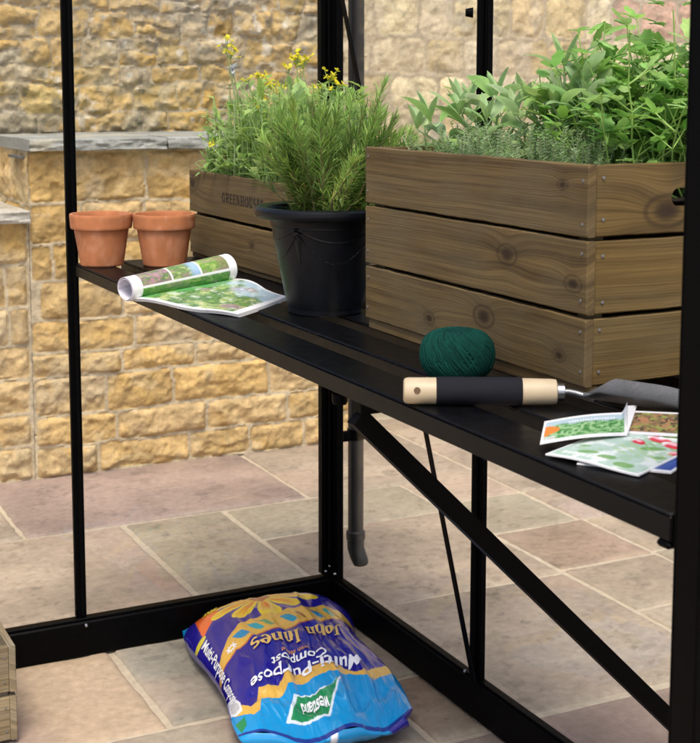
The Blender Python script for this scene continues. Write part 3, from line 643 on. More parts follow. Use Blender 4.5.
# ------------------------------------------------------------------ foliage helpers
def nrmz(v): v = np.asarray(v, float); return v/(np.linalg.norm(v)+1e-9)
def perp(d):
    a = np.array((0, 0, 1.)) if abs(d[2]) < .95 else np.array((1., 0, 0)); s = nrmz(np.cross(d, a)); return s, nrmz(np.cross(s, d))
def leaf(mb, base, d, L, W, col, bend=.3, fold=.25, n=6, shape='oval', up=None, roll=0, rs=None):
    """a leaf of n cross rows: midrib and two margins, bent downwards, folded along the midrib"""
    d = nrmz(d); s, u = perp(d)
    if roll: s, u = s*math.cos(roll)+u*math.sin(roll), u*math.cos(roll)-s*math.sin(roll)
    if u[2] < 0: u = -u; s = -s
    v = []; f = []; pts = []; cs = []
    p = np.array(base, float); dd = d.copy()
    for i in range(n+1):
        t = i/n
        if shape == 'oval': w = W*.5*(math.sin(math.pi*min(1, t*.93+.05))**.8)*(1 if t < .98 else .05)
        elif shape == 'needle': w = W*.5*(1-t**4)*(.6 if t == 0 else 1)
        elif shape == 'lobed': w = W*.5*math.sin(math.pi*min(1, t*.9+.06))**.7*(1+.28*(-1)**i)*(.1 if t > .98 else 1)
        else: w = W*.5*math.sin(math.pi*t)**.6
        c = np.array(col)*(1+.0*t)
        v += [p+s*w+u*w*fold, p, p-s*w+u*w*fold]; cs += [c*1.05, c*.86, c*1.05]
        p = p+dd*L/n; dd = nrmz(dd-np.array((0, 0, 1))*bend/n*1.2)
    for i in range(n):
        a = 3*i; f += [(a, a+1, a+4, a+3), (a+1, a+2, a+5, a+4)]
    mb.add(v, f, np.array(cs))
def curve_stem(base, top, sag, n=7, rs=None, wob=.004):
    base = np.array(base, float); top = np.array(top, float); out = []
    for i in range(n+1):
        t = i/n; p = base*(1-t)+top*t; p = p+np.array(sag)*math.sin(math.pi*t)
        if rs and 0 < i < n: p = p+np.array([rs.uniform(-wob, wob) for _ in range(3)])
        out.append(p)
    return out
def hsvj(col, rs, a=.2): k = rs.uniform(1-a, 1+a); return np.array(col)*k*np.array((rs.uniform(.9, 1.12), 1, rs.uniform(.85, 1.1)))

# rosemary
rs = random.Random(8)
ro = thing('rosemary_plant', 'bushy green rosemary growing in the black plastic pot', 'plant', (BX, BY, HS+.155))
lf = MB(); sm = MB(); GR = [(.18, .29, .06), (.25, .40, .09), (.31, .47, .12), (.16, .25, .06), (.30, .42, .09)]
tops = []
for k in range(54):
    a = rs.uniform(0, 2*math.pi); r = math.sqrt(rs.random()); rad = .03+.140*r; hh = .185*(1-.55*r**2)*rs.uniform(.75, 1.12)
    if k < 10: rad *= .9; hh *= 1.15
    tops.append((BX+.012+rad*math.cos(a)*1.05, BY+rad*math.sin(a), HS+.160+hh*1.0))
tops += [(-.30, -.83, HS+.385), (-.455, -.80, HS+.335), (-.505, -.83, HS+.335), (-.255, -.82, HS+.275), (-.24, -.80, HS+.255), (-.37, -.80, HS+.36), (-.41, -.78, HS+.34), (-.335, -.82, HS+.335), (-.27, -.84, HS+.30), (-.285, -.78, HS+.32), (-.235, -.84, HS+.262), (-.30, -.86, HS+.285), (-.25, -.79, HS+.29), (-.32, -.80, HS+.31), (-.245, -.82, HS+.30), (-.228, -.81, HS+.285), (-.265, -.80, HS+.315), (-.28, -.83, HS+.325), (-.255, -.85, HS+.29)]
for tp in tops:
    tp = (max(tp[0], BX-.084+rs.uniform(0, .014)), tp[1], tp[2])
    bx = BX+(tp[0]-BX)*.30+rs.uniform(-.012, .012); by = BY+(tp[1]-BY)*.30+rs.uniform(-.012, .012)
    ll = math.dist((bx, by, HS+.15), tp); out = nrmz((tp[0]-BX, tp[1]-BY, 0))*(-.006)+np.array((rs.gauss(0, .008), rs.gauss(0, .008), 0))
    pts = curve_stem((bx, by, HS+.150), tp, out, 9, rs, .003); sm.tube(pts, [.0022-.0014*i/9 for i in range(10)], 5, np.array((.16, .13, .06)))
    m = int(ll/.0016); base_c = rs.choice(GR)
    for j in range(m):
        t = .08+.92*j/m; q = t*9; i = min(8, int(q)); p = pts[i]*(1-q+i)+pts[i+1]*(q-i); d = nrmz(pts[i+1]-pts[i]); s, u = perp(d); a = j*2.4+rs.uniform(-.8, .8)
        spread = rs.uniform(.75, 1.15)-.45*t if t < .9 else .4
        dr = nrmz(d*(1.1-spread*.6)+(s*math.cos(a)+u*math.sin(a))*spread)
        c = hsvj(base_c, rs, .25)
        if t < .45 and rs.random() < .07: c = np.array(rs.choice([(.35, .28, .08), (.30, .17, .06), (.38, .33, .12)]))
        c = c*(1+.28*max(0, t-.6)/.4)
        if p[2] < HS+.192 and math.hypot(p[0]+dr[0]*.035-BX, p[1]+dr[1]*.035-BY) > .092: continue
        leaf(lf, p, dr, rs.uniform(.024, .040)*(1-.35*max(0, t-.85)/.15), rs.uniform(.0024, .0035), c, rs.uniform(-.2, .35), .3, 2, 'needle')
mk('foliage', lf, M_LEAF, ro, angle=0); mk('stem', sm, M_STEM, ro)

# soil in the two planted crates
def soil(x0, x1, y0, y1, z, label, seed):
    xs = np.linspace(x0, x1, 30); ys = np.linspace(y0, y1, 50); A, B = np.meshgrid(xs, ys, indexing='ij')
    m = MB(); m.grid(np.stack([A, B, z+.02*fbm(A*25, B*25, seed, 4)], -1)); o = mk('potting_soil', m, M_SOIL); tag(o, label, 'soil', kind='stuff')
soil(-.412, -.110, -1.56, -1.018, HS+H2-.045, 'dark soil filling the large herb crate', 3); soil(-.343, -.113, -.525, -.03, HS+H1-.03, 'dark soil filling the stamped crate', 6)

# yellow flowered salad plant in the stamped crate
mp = thing('mustard_plant', 'yellow flowering mustard plant growing in the stamped crate', 'plant', (-.27, -.27, HS+.16)); ZB = HS+.160
lf = MB(); sm = MB(); rs = random.Random(21); SG = (.36, .52, .15)
heads = [(-.366, -.27, 1.334, 6), (-.358, -.27, 1.315, 8), (-.295, -.27, 1.268, 9), (-.318, -.27, 1.269, 4), (-.264, -.27, 1.254, 10), (-.250, -.27, 1.238, 8), (-.287, -.27, 1.221, 4), (-.300, -.27, 1.204, 4), (-.274, -.27, 1.178, 8), (-.412, -.27, 1.135, 2), (-.211, -.27, 1.305, 12), (-.195, -.27, 1.296, 9), (-.230, -.27, 1.284, 4),  # head positions cast from image pixels onto fixed y planes
         (-.209, -.42, 1.269, 13), (-.181, -.42, 1.253, 4), (-.232, -.42, 1.243, 4), (-.271, -.42, 1.298, 6)]
def blossom(fl, p, r, up, rs):
    s, u = perp(nrmz(up)); a0 = rs.uniform(0, 6)
    for k in range(4):
        a = a0+k*math.pi/2; d = s*math.cos(a)+u*math.sin(a)+nrmz(up)*.35
        leaf(fl, p, d, r, r*.85, np.array((.88, .78, .05))*rs.uniform(.8, 1.1), .3, .1, 3, 'oval')
for (x, y, z, k) in heads:
    b0 = (max(-.325, x+rs.uniform(-.02, .03)), y+rs.uniform(-.04, .04), ZB); pts = curve_stem(b0, (x, y, z-.012), (.03 if x < -.38 else rs.uniform(0, .01), 0, 0), 6, rs, .003); sm.tube(pts, [.0020-.0010*i/6 for i in range(7)], 5, np.array((.25, .36, .12)))
    fl = MB()
    for j in range(k):
        q = np.array((x, y, z))+np.array((rs.gauss(0, .0085), rs.gauss(0, .0085), rs.gauss(0, .006))); sm.tube([pts[-1], q], .0007, 4, np.array((.25, .36, .12))); blossom(fl, q, rs.uniform(.0070, .0105), (rs.gauss(0, .6), rs.gauss(-.4, .5), .8), rs)
    mk('flower_head', fl, M_LEAF, mp, angle=0)
    for j in range(6 if x > -.36 else 0):
        t = rs.uniform(.05, .7); p = pts[0]*(1-t)+pts[-1]*t; a = rs.uniform(0, 6.3)
        leaf(lf, p, (math.cos(a), math.sin(a), rs.uniform(.3, 1.2)), rs.uniform(.025, .06)*(1.1-t), rs.uniform(.007, .016), hsvj(SG, rs), rs.uniform(.2, 1.2), .2, 6, 'lobed')
for k in range(760):
    x = rs.uniform(-.34, -.13); y = -.05-.45*rs.random()**.9; h = rs.uniform(.04, .215)*(.30+.75*min(1, (-.0-y)/.16)); b0 = np.array((x, y, ZB)); tp = b0+np.array((rs.gauss(0, .03), rs.gauss(0, .03), h))
    if x < -.32: tp[0] = max(tp[0], -.345)
    pts = curve_stem(b0, tp, (0, 0, 0), 3); sm.tube(pts, .0010, 4, np.array((.24, .36, .12)))
    for j in range(4):
        t = rs.uniform(.3, 1); p = b0*(1-t)+tp*t; a = rs.uniform(0, 6.3)
        leaf(lf, p, (math.cos(a), math.sin(a), rs.uniform(.2, 1.4)), rs.uniform(.020, .055), rs.uniform(.006, .016), hsvj((.35, .53, .14) if rs.random() < .6 else (.42, .58, .22), rs), rs.uniform(.2, 1.4), .2, 6, rs.choice(['lobed', 'oval']))
for (x, y) in ((-.32, -.07), (-.30, -.10), (-.325, -.13), (-.31, -.16), (-.29, -.05)):
    for j in range(7):
        a = rs.uniform(0, 6.3); leaf(lf, (x, y, ZB+.02), (math.cos(a), math.sin(a), rs.uniform(.4, 1.2)), rs.uniform(.035, .06), rs.uniform(.018, .03), hsvj((.32, .50, .12), rs), 1.0, .15, 8, 'lobed')
mk('foliage', lf, M_LEAF, mp, angle=0); mk('stem', sm, M_STEM, mp)
sh = MB()
for j in range(26):
    d = nrmz((rs.gauss(0, 1), rs.gauss(0, .6), rs.gauss(.1, .8))); leaf(sh, (-.352, -.27, 1.283), d, rs.uniform(.010, .021), .009, np.array((.80, .82, .84))*rs.uniform(.85, 1.1), .3, .2, 3)
sm = MB(); sm.tube(curve_stem((-.35, -.26, ZB), (-.354, -.27, 1.282), (.004, 0, 0), 5), .0011, 5, np.array((.3, .38, .2)))
mk('seed_head', sh, M_LEAF, mp, angle=0); mk('stem', sm, M_STEM, mp)

# herbs in the large crate
ZC = HS+H2-.045; rs = random.Random(31)
def sage(name, label, base, tips, seed):
    r = random.Random(seed); t = thing(name, label, 'plant', (*base, ZC)); lf = MB(); sm = MB()
    for (x, y, z, npair, ln) in tips:
        pts = curve_stem((base[0]+r.uniform(-.02, .02), base[1]+r.uniform(-.02, .02), ZC), (x, y, z), (0, 0, 0), 6, r, .004); sm.tube(pts, [.0026-.0012*i/6 for i in range(7)], 6, np.array((.24, .32, .15)))
        for j in range(npair):
            tt = .35+.65*(j+.5)/npair; q = tt*6; i = min(5, int(q)); p = pts[i]*(1-q+i)+pts[i+1]*(q-i); a = j*1.57+r.uniform(-.3, .3)
            for s_ in (0, math.pi):
                el = .15+1.1*tt**2+r.uniform(-.2, .2); d = (math.cos(a+s_), math.sin(a+s_), el); L = ln*r.uniform(.75, 1.12)*(1.05-.25*abs(tt-.7))
                c = hsvj(r.choice([(.42, .60, .27), (.38, .57, .22), (.48, .64, .34), (.35, .55, .16)]), r, .14)
                ps = np.array(p); st = ps+nrmz(d)*L*.22; sm.tube([ps, st], .0011, 4, np.array((.27, .38, .18)))
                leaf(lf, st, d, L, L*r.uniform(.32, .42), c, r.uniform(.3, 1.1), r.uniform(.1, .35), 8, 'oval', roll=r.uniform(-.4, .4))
        for s_ in range(4):
            a = s_*1.6+r.uniform(-.3, .3); leaf(lf, pts[-1], (math.cos(a)*.45, math.sin(a)*.45, 1), ln*r.uniform(.5, .85), ln*.2, hsvj((.44, .60, .26), r, .1), .2, .3, 7, 'oval')
    mk('foliage', lf, M_LEAF, t, angle=0); mk('stem', sm, M_STEM, t); return t
sage('sage_plant', 'low grey-green sage with broad leaves in front of the black bar', (-.29, -1.15), [(-.345, -1.15, 1.212, 4, .066), (-.31, -1.19, 1.232, 4, .066), (-.28, -1.22, 1.222, 3, .062), (-.37, -1.10, 1.195, 3, .062), (-.25, -1.13, 1.212, 3, .06), (-.345, -1.22, 1.20, 3, .058), (-.365, -1.055, 1.182, 2, .06), (-.36, -1.17, 1.205, 3, .06), (-.30, -1.10, 1.22, 3, .06)], 4)
sage('sage_plant', 'taller pale sage with upright leaf tips, middle of the herb crate', (-.29, -1.345), [(-.305, -1.35, 1.272, 5, .066), (-.30, -1.385, 1.255, 4, .06), (-.27, -1.33, 1.235, 4, .06), (-.335, -1.315, 1.215, 4, .06), (-.30, -1.40, 1.225, 4, .055), (-.335, -1.37, 1.22, 4, .058), (-.33, -1.27, 1.205, 3, .058)], 5)
# parsley: stems with three-part toothed leaves
pr = thing('parsley_plant', 'tall bright green flat-leaved parsley at the right end of the herb crate', 'plant', (-.2, -1.42, ZC)); lf = MB(); sm = MB(); r = random.Random(14)
def trifoil(p, d, L, c):
    d = nrmz(d); s, u = perp(d)
    for k, (aa, ll) in enumerate(((0, 1), (.95, .85), (-.95, .85))):
        dd = nrmz(d*math.cos(aa)+s*math.sin(aa)); c2 = hsvj(c, r, .22); b = np.array(p)+dd*L*.10
        # leaflet with toothed lobes: fan of points
        n = 11; ss, uu = perp(dd); ss = nrmz(np.cross(uu, dd)); uu = uu if uu[2] > 0 else -uu; ctr = b+dd*L*ll*.45; v = [b, ctr+uu*L*.04]; cs = [c2*.85, c2*.95]
        for i in range(n):
            t = -1+2*i/(n-1); an = t*2.2; rad = L*ll*(.50 if i % 2 == 0 else .40)*(1.0-.18*abs(t)); q = ctr+(dd*math.cos(an)*1.08+ss*math.sin(an)*.74)*rad; q = q+uu*L*(.02*math.sin(i*2.1)-.10*(math.cos(an)-.2)*max(0, math.cos(an))); v.append(q); cs.append(c2*(1.05 if i % 2 else .97))
        f = [(1, 2+i, 3+i) for i in range(n-1)]+[(0, 2, 1), (0, 1, 1+n)]
        lf.add(v, f, np.array(cs))
        sm.tube([p, b], .0008, 4, np.array((.22, .36, .08)))
for k in range(190):
    bx, by = -.205+r.gauss(0, .045), -1.41+r.gauss(0, .075); by = min(max(by, -1.55), -1.25)
    hh = r.uniform(.05, .168)*(1.0 if by < -1.33 else .85)
    if k < 10: hh = r.uniform(.15, .205)
    elif k > 95: hh = r.uniform(.0, .125)
    tp = np.array((bx+r.gauss(0, .035), min(max(by+r.gauss(0, .035), -1.62), -1.2), ZC+.03+hh)); pts = curve_stem((bx, by, ZC), tp, (r.gauss(0, .008), r.gauss(0, .008), 0), 6, r, .002)
    sm.tube(pts, [.0014-.0007*i/6 for i in range(7)], 5, hsvj((.24, .38, .09), r, .12)); c = r.choice([(.28, .50, .11), (.34, .57, .16), (.22, .43, .08), (.40, .60, .22)])
    d = nrmz((r.gauss(0, 1), r.gauss(0, .8), r.choice([.5, 1.0, -.7, 1.5, -.3]))); trifoil(tp, d, r.uniform(.026, .040), c)
    for j in range(2 if hh > .09 else 1):
        for s_ in (1, -1):
            i = 4-j; a = r.uniform(0, 6.3); d2 = np.array((math.cos(a)*s_, math.sin(a)*s_, .7)); e = pts[i]+nrmz(d2)*r.uniform(.018, .04); sm.tube([pts[i], e], .0009, 4, np.array((.24, .38, .09))); trifoil(e, (d2[0], d2[1], r.choice([.3, .9, -.6, 1.3])), r.uniform(.020, .034), c)
# one tall runner up the right side
pts = curve_stem((-.205, -1.45, ZC), (-.215, -1.462, 1.345), (.008, 0, 0), 9, r, .002); sm.tube(pts, [.002-.001*i/9 for i in range(10)], 5, np.array((.24, .38, .10)))
for i in range(4, 10):
    for s_ in (1, -1):
        d = nrmz((s_*(.9), -.5*s_, .45)); e = pts[i]+d*.014; trifoil(e, d, .030, (.19, .37, .08))
mk('foliage', lf, M_LEAF, pr, angle=0); mk('stem', sm, M_STEM, pr)
# thyme along the front
ty = thing('thyme_plant', 'low fine grey-green thyme along the front of the herb crate', 'plant', (-.37, -1.3, ZC)); lf = MB(); sm = MB(); r = random.Random(9)
for k in range(430):
    bx, by = r.uniform(-.408, -.30), r.uniform(-1.50, -1.11); e_ = min(1, (by+1.54)/.08, (-1.07-by)/.08); h = r.uniform(.04, .088)*max(.35, e_)*(1 if bx > -.39 else .9)
    tp = np.array((bx+r.gauss(0, .016), by+r.gauss(0, .02), ZC+h)); tp[0] = max(tp[0], -.424); pts = curve_stem((bx, by, ZC), tp, (0, 0, 0), 4, r, .003); c0 = r.choice([(.31, .47, .20), (.37, .52, .26), (.25, .41, .14), (.40, .54, .30)])
    sm.tube(pts, .0008, 4, np.array((.22, .26, .14)))
    for j in range(15):
        t = .25+.75*j/14; q = t*4; i = min(3, int(q)); p = pts[i]*(1-q+i)+pts[i+1]*(q-i); a = j*1.57
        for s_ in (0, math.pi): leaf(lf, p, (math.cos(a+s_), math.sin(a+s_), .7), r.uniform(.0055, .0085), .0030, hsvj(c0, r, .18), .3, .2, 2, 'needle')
mk('foliage', lf, M_LEAF, ty, angle=0); mk('stem', sm, M_STEM, ty)

# ------------------------------------------------------------------ twine
def twine_ball():
    m = MB(); Rb, Hb = .047, .032; c0 = np.array((-.4995, -1.402, HS+.0345)); rr = random.Random(2)
    nA, nB = 48, 24; A, B = np.meshgrid(np.linspace(0, 2*math.pi, nA+1), np.linspace(-1.35, 1.50, nB), indexing='ij')
    def surf(th, ph, k=1.0):
        r_ = Rb*np.cos(ph)**.62; z = Hb*np.sign(np.sin(ph))*np.abs(np.sin(ph))**.85; z = np.where(np.hypot(r_, 0) < .012, z-.006, z); return np.stack([r_*np.cos(th)*k, r_*np.sin(th)*k, z*k], -1)
    S = surf(A, B, .975); cc = np.tile(np.array((.003, .03, .025)), (S.shape[0]*S.shape[1], 1)); m.grid(S+c0, cc)
    for k in range(300):
        a0 = k*2.399+rr.uniform(-.1, .1); tilt = rr.choice([.85, 1.0, 1.1]); pts = []; n = 15; sp = rr.uniform(1.3, 1.8)*(1 if k % 14 else -1)
        for i in range(n):
            t = i/(n-1); ph = 1.46-2.68*t*tilt; ph = max(ph, -1.3); th = a0+sp*t; pts.append(surf(np.array(th), np.array(ph), .995+.02*rr.random())+c0)
        c = np.array((.0035, .040, .030))*rr.uniform(.7, 1.35); m.tube(pts, .00115, 5, c)
    return m
o = mk('twine_ball', twine_ball(), M_TWINE, loc=(-.4995, -1.402, HS)); tag(o, 'ball of dark green garden twine behind the trowel handle', 'twine')

# ------------------------------------------------------------------ trowel
tr = thing('hand_trowel', 'steel hand trowel with pale wood and black grip handle, lying on the shelf', 'trowel', (-.55, -1.53, HS))
q0 = np.array((-.627, -1.490, HS+.0170)); q1 = np.array((-.468, -1.577, HS+.0170)); dx = nrmz(q1-q0); LT = np.linalg.norm(q1-q0); sdv = nrmz(np.cross((0, 0, 1), dx)); upv = np.array((0, 0, 1.))
def AX(t, up=0, side=0): return q0+dx*t+upv*up+sdv*side
def turned(name, prof, mt): m = MB(); m.tube([AX(t) for t, _ in prof], [r_ for _, r_ in prof], 28); return mk(name, m, mt, tr)
LW = LT*.215; LG = LT*.775
turned('handle_end', [(0, .0115), (.0015, .0142), (.005, .0155), (LW, .0158)], M_BEECH); turned('grip', [(LW+.0004, .0158), (LW+.0008, .0166), (LW+.004, .0168), (LG-.004, .0168), (LG-.0006, .0166), (LG-.0003, .0158)], M_GRIP)
turned('handle_collar', [(LG, .0158), (LT-.006, .0152), (LT-.001, .0146), (LT, .0125)], M_BEECH); turned('ferrule', [(LT+.0002, .0098), (LT+.0008, .0104), (LT+.0085, .0102), (LT+.009, .0092)], M_FERR)
m = MB(); n3 = nrmz(np.array(CAM)-AX(LW*.42)); 
hc = AX(LW*.42); hd = nrmz(n3-dx*(n3@dx)); m.tube([hc+hd*.0150, hc+hd*.01592], .0040, 16); mk('hang_hole', m, simple('hole_shadow_wood', (.10, .06, .03), .8), tr)
sp = [AX(LT+.004), AX(LT+.014), AX(LT+.022, -.0015), AX(LT+.030, -.0035, -.002), AX(LT+.038, -.0060, -.006), AX(LT+.043, -.0078, -.009)]
m = MB(); m.tube(sp, [.0042, .0042, .0042, .0042, .0038, .0026], 14); mk('shank', m, M_STEEL, tr)
# blade: dished scoop
t0, t1 = LT+.030, LT+.200; nu, nv = 30, 17; P = np.zeros((nu, nv, 3)); P2 = P.copy(); a_ = math.radians(-27); bd = nrmz(dx*math.cos(a_)+sdv*math.sin(a_)); bs = nrmz(np.cross(upv, bd))
for i in range(nu):
    t = i/(nu-1); hw = .0300*min(1, (t*6+.05))**.6*(1-max(0, (t-.45)/.55)**2.0)**.5+.0006; 
    for j in range(nv):
        s_ = -1+2*j/(nv-1); base = AX(t0)+bd*(t1-t0)*t; hgt_ = .016*(s_*hw/.0300)**2+.008-.006*t+.004*np.exp(-(s_/.16)**2)*max(0, 1-t*4)
        P[i, j] = base+bs*s_*hw+upv*(hgt_-.0115+s_*hw*.06)-sdv*.010; P2[i, j] = P[i, j]+upv*.0016
m = MB(); m.grid(P, flip=True); m.grid(P2)
ed = np.concatenate([np.arange(nv), (np.arange(1, nu))*nv+nv-1, (nu-1)*nv+np.arange(nv-2, -1, -1), np.arange(nu-2, 0, -1)*nv]); nP = nu*nv
m.f += [(int(ed[i]), int(ed[(i+1) % len(ed)]), int(nP+ed[(i+1) % len(ed)]), int(nP+ed[i])) for i in range(len(ed))]
mk('blade', m, M_BLADE, tr)

# ------------------------------------------------------------------ paper goods
def sheet(mb, A, B, C_, D, fn, zf=None, nu=60, nv=46, th=.0007):
    """quad A-B-C-D on the shelf, colour fn(u, v); u runs A->B, v runs A->D"""
    u, v = np.meshgrid(np.linspace(0, 1, nu), np.linspace(0, 1, nv), indexing='ij'); A, B, C_, D = [np.array(q, float) for q in (A, B, C_, D)]
    P = ((1-u)*(1-v))[..., None]*A+(u*(1-v))[..., None]*B+(u*v)[..., None]*C_+((1-u)*v)[..., None]*D
    if zf is not None: P[..., 2] += zf(u, v)
    c = fn(u, v); mb.grid(P, np.clip(c, 0, .9)); P2 = P.copy(); P2[..., 2] -= th; mb.grid(P2, np.array((.72, .72, .70)), flip=True)
    n1 = P.shape[0]*P.shape[1]; base = mb.n-2*n1; I = np.arange(n1).reshape(nu, nv); ed = np.concatenate([I[:, 0], I[-1, 1:], I[-2::-1, -1], I[0, -2:0:-1]])
    mb.f += [(base+int(ed[i]), base+n1+int(ed[i]), base+n1+int(ed[(i+1) % len(ed)]), base+int(ed[(i+1) % len(ed)])) for i in range(len(ed))]
WH = np.array((.80, .80, .79))
def mixc(c, d, t): return c*(1-t[..., None])+np.array(d)*t[..., None]
def inrect(u, v, a, b, c, d): return ((u > a) & (u < b) & (v > c) & (v < d)).astype(float)
def garden(u, v, seed, sx=1.0, sy=1.0):
    n1 = fbm(u*9*sx, v*9*sy, seed, 6, .65); n2 = fbm(u*48*sx, v*48*sy, seed+3, 4, .7); n3 = fbm(u*4*sx, v*4*sy, seed+5, 3)
    c = np.zeros(u.shape+(3,))+np.array((.12, .25, .06)); c = mixc(c, (.30, .42, .10), sst(-.05, .3, n1)); c = mixc(c, (.03, .07, .03), sst(.05, .35, n2)); c = mixc(c, (.55, .55, .30), sst(.2, .4, n2*.6+n1*.5)); c = mixc(c, (.40, .20, .28), sst(.18, .32, n3)*.6)
    return c
def pg_right(u, v):        # u along the edge away from the roll's mouth, v towards the back
    c = np.zeros(u.shape+(3,))+WH; g_ = garden(u, v, 61, 1.2, 1.2)
    lawn = sst(.35, .1, u+.25*fbm(u*3, v*4, 8, 3)); g_ = mixc(g_, (.10, .42, .12), lawn*.85); sky_ = sst(.72, .9, u*.4+v*.75+.2*fbm(u*6, v*6, 3, 3)); g_ = mixc(g_, (.45, .58, .70), sky_*.8)
    g_ = mixc(g_, (.75, .8, .8), sst(.20, .4, fbm(u*16, v*16, 90, 4))*.45)
    m_ = inrect(u, v, .03, .93, .05, .97); return mixc(c, (0, 0, 0), m_)+g_*m_[..., None]
mg = thing('magazine', 'open gardening magazine with one side rolled up, lying on the shelf edge', 'magazine', (-.55, -.65, HS))
A_, B_, C_, D_ = (-.684, -.585, HS+.007), (-.570, -.826, HS+.0055), (-.414, -.676, HS+.0065), (-.466, -.495, HS+.018)
def zpage(u, v): return .010*np.sin(np.pi*np.clip(u*1.5, 0, 1))*(.3+.7*v)*(1-.2*u)+.002*np.sin(u*9+v*3)
mb = MB(); sheet(mb, A_, B_, C_, D_, pg_right, zpage, 240, 220, .0008)
for k in range(1, 5):
    sheet(mb, *[(q[0]+k*.0006, q[1]-k*.0005*(1 if i in (1, 2) else 0), q[2]-k*.0012) for i, q in enumerate((A_, B_, C_, D_))], lambda u, v: np.zeros(u.shape+(3,))+WH, zpage, 30, 30, .0005)
mk('open_page', mb, M_PAPER, mg)
E0 = np.array((-.690, -.590, HS+.0250)); E1 = np.array((-.468, -.500, HS+.040)); ax_ = nrmz(E1-E0); sd2 = nrmz(np.cross(ax_, (0, 0, 1))); up2 = np.cross(sd2, ax_); E0 = E0+sd2*.004; E1 = E1+sd2*.010
nu, nv = 260, 240; u, v = np.meshgrid(np.linspace(0, 1, nu), np.linspace(0, 1, nv), indexing='ij')     # u along the roll, v around it (outer end first)
th = -math.radians(95)+v*math.radians(360*1.75); rad = (.0222+.0055*u)*(1-.20*v)*(1+.03*np.sin(v*11)); 
P = E0+(E1-E0)*u[..., None]+(sd2*(np.cos(th)*rad*1.02)[..., None]+up2*(np.sin(th)*rad)[..., None])
def roll_print(u, v):
    c = np.zeros(u.shape+(3,))+WH
    for (a, b_, sdd, tint) in ((.09, .36, 71, (.10, .12, .08)), (.375, .64, 72, (.20, .25, .10)), (.655, .92, 73, (.25, .42, .06))):
        m_ = inrect(u, v, a, b_, .165, .305); g_ = garden(u*2, v*6, sdd); g_ = mixc(g_, tint, np.full(u.shape, .35))
        if sdd == 72: g_ = mixc(g_, (.35, .50, .75), sst(.52, .60, u)*.8)
        if sdd == 71: g_ = mixc(g_, (.45, .20, .30), sst(.1, .3, fbm(u*40, v*30, 5, 3))*.6)
        if sdd == 73: g_ = mixc(g_, (.22, .15, .10), sst(.80, .86, u)*.5)
        c = mixc(c, (0, 0, 0), m_)+g_*m_[..., None]
    m_ = inrect(u, v, .09, .93, .06, .148); g_ = garden(u*2, v*6, 75); g_ = mixc(g_, (.10, .35, .06), np.full(u.shape, .4)); c = mixc(c, (0, 0, 0), m_)+g_*m_[..., None]
    inner = (v > .57).astype(float); t = .35*sst(-.1, .3, fbm(u*14, v*30, 4, 4)); c = c*(1-inner[..., None])+np.array((.66, .62, .74))*inner[..., None]*(1-t[..., None])
    return c
mb = MB(); mb.grid(P, np.clip(roll_print(u, v), 0, .9))
Pin = E0+(E1-E0)*u[..., None]+(sd2*(np.cos(th)*(rad-.0008)*1.02)[..., None]+up2*(np.sin(th)*(rad-.0008))[..., None]); mb.grid(Pin, np.array((.68, .66, .74)), flip=True)
I = np.arange(nu*nv).reshape(nu, nv); ed = np.concatenate([I[:, 0], I[-1, 1:], I[-2::-1, -1], I[0, -2:0:-1]]); nP = nu*nv
mb.f += [(int(ed[i]), int(nP+ed[i]), int(nP+ed[(i+1) % len(ed)]), int(ed[(i+1) % len(ed)])) for i in range(len(ed))]
mk('rolled_pages', mb, M_PAPER, mg)
# strip of page joining the roll to the flat page
# seed packets
def carrot(u, v):
    c = np.zeros(u.shape+(3,))+WH; m_ = inrect(u, v, .03, .965, .08, .90); g_ = np.zeros(u.shape+(3,))+np.array((.18, .40, .16)); n1 = fbm(u*30, v*16, 4, 4); g_ = mixc(g_, (.05, .22, .05), sst(.0, .25, n1)); g_ = mixc(g_, (.35, .55, .28), sst(.08, .3, -n1))
    top = sst(.62, .72, v+.08*fbm(u*12, v*0, 3, 3)); g_ = mixc(g_, (.42, .55, .60), top); car = inrect(u, v, .03, .20, .25, .70)*(np.abs(v-.5) < .24*(1-(u-.03)/.2)+.03); g_ = mixc(g_, (.75, .22, .04), car); g_ = mixc(g_, (.60, .62, .58), inrect(u, v, .03, .16, .08, .24)*.8)
    tl = inrect(u, v, .28, .86, .72, .80)*(np.sin(u*190) > -.4); g_ = mixc(g_, (.85, .86, .85), tl*.8)
    return mixc(c, (0, 0, 0), m_)+g_*m_[..., None]
def lettuce(u, v):
    c = np.zeros(u.shape+(3,))+WH; m_ = inrect(u, v, .03, .97, .07, .93); n1 = fbm(u*14, v*9, 14, 5); g_ = np.zeros(u.shape+(3,))+np.array((.22, .15, .07)); g_ = mixc(g_, (.28, .33, .08), sst(-.02, .22, n1)); g_ = mixc(g_, (.40, .20, .10), sst(.1, .3, fbm(u*10, v*8, 31, 4))); g_ = mixc(g_, (.07, .05, .04), sst(.12, .32, fbm(u*24, v*14, 33, 4)))
    return mixc(c, (0, 0, 0), m_)+g_*m_[..., None]
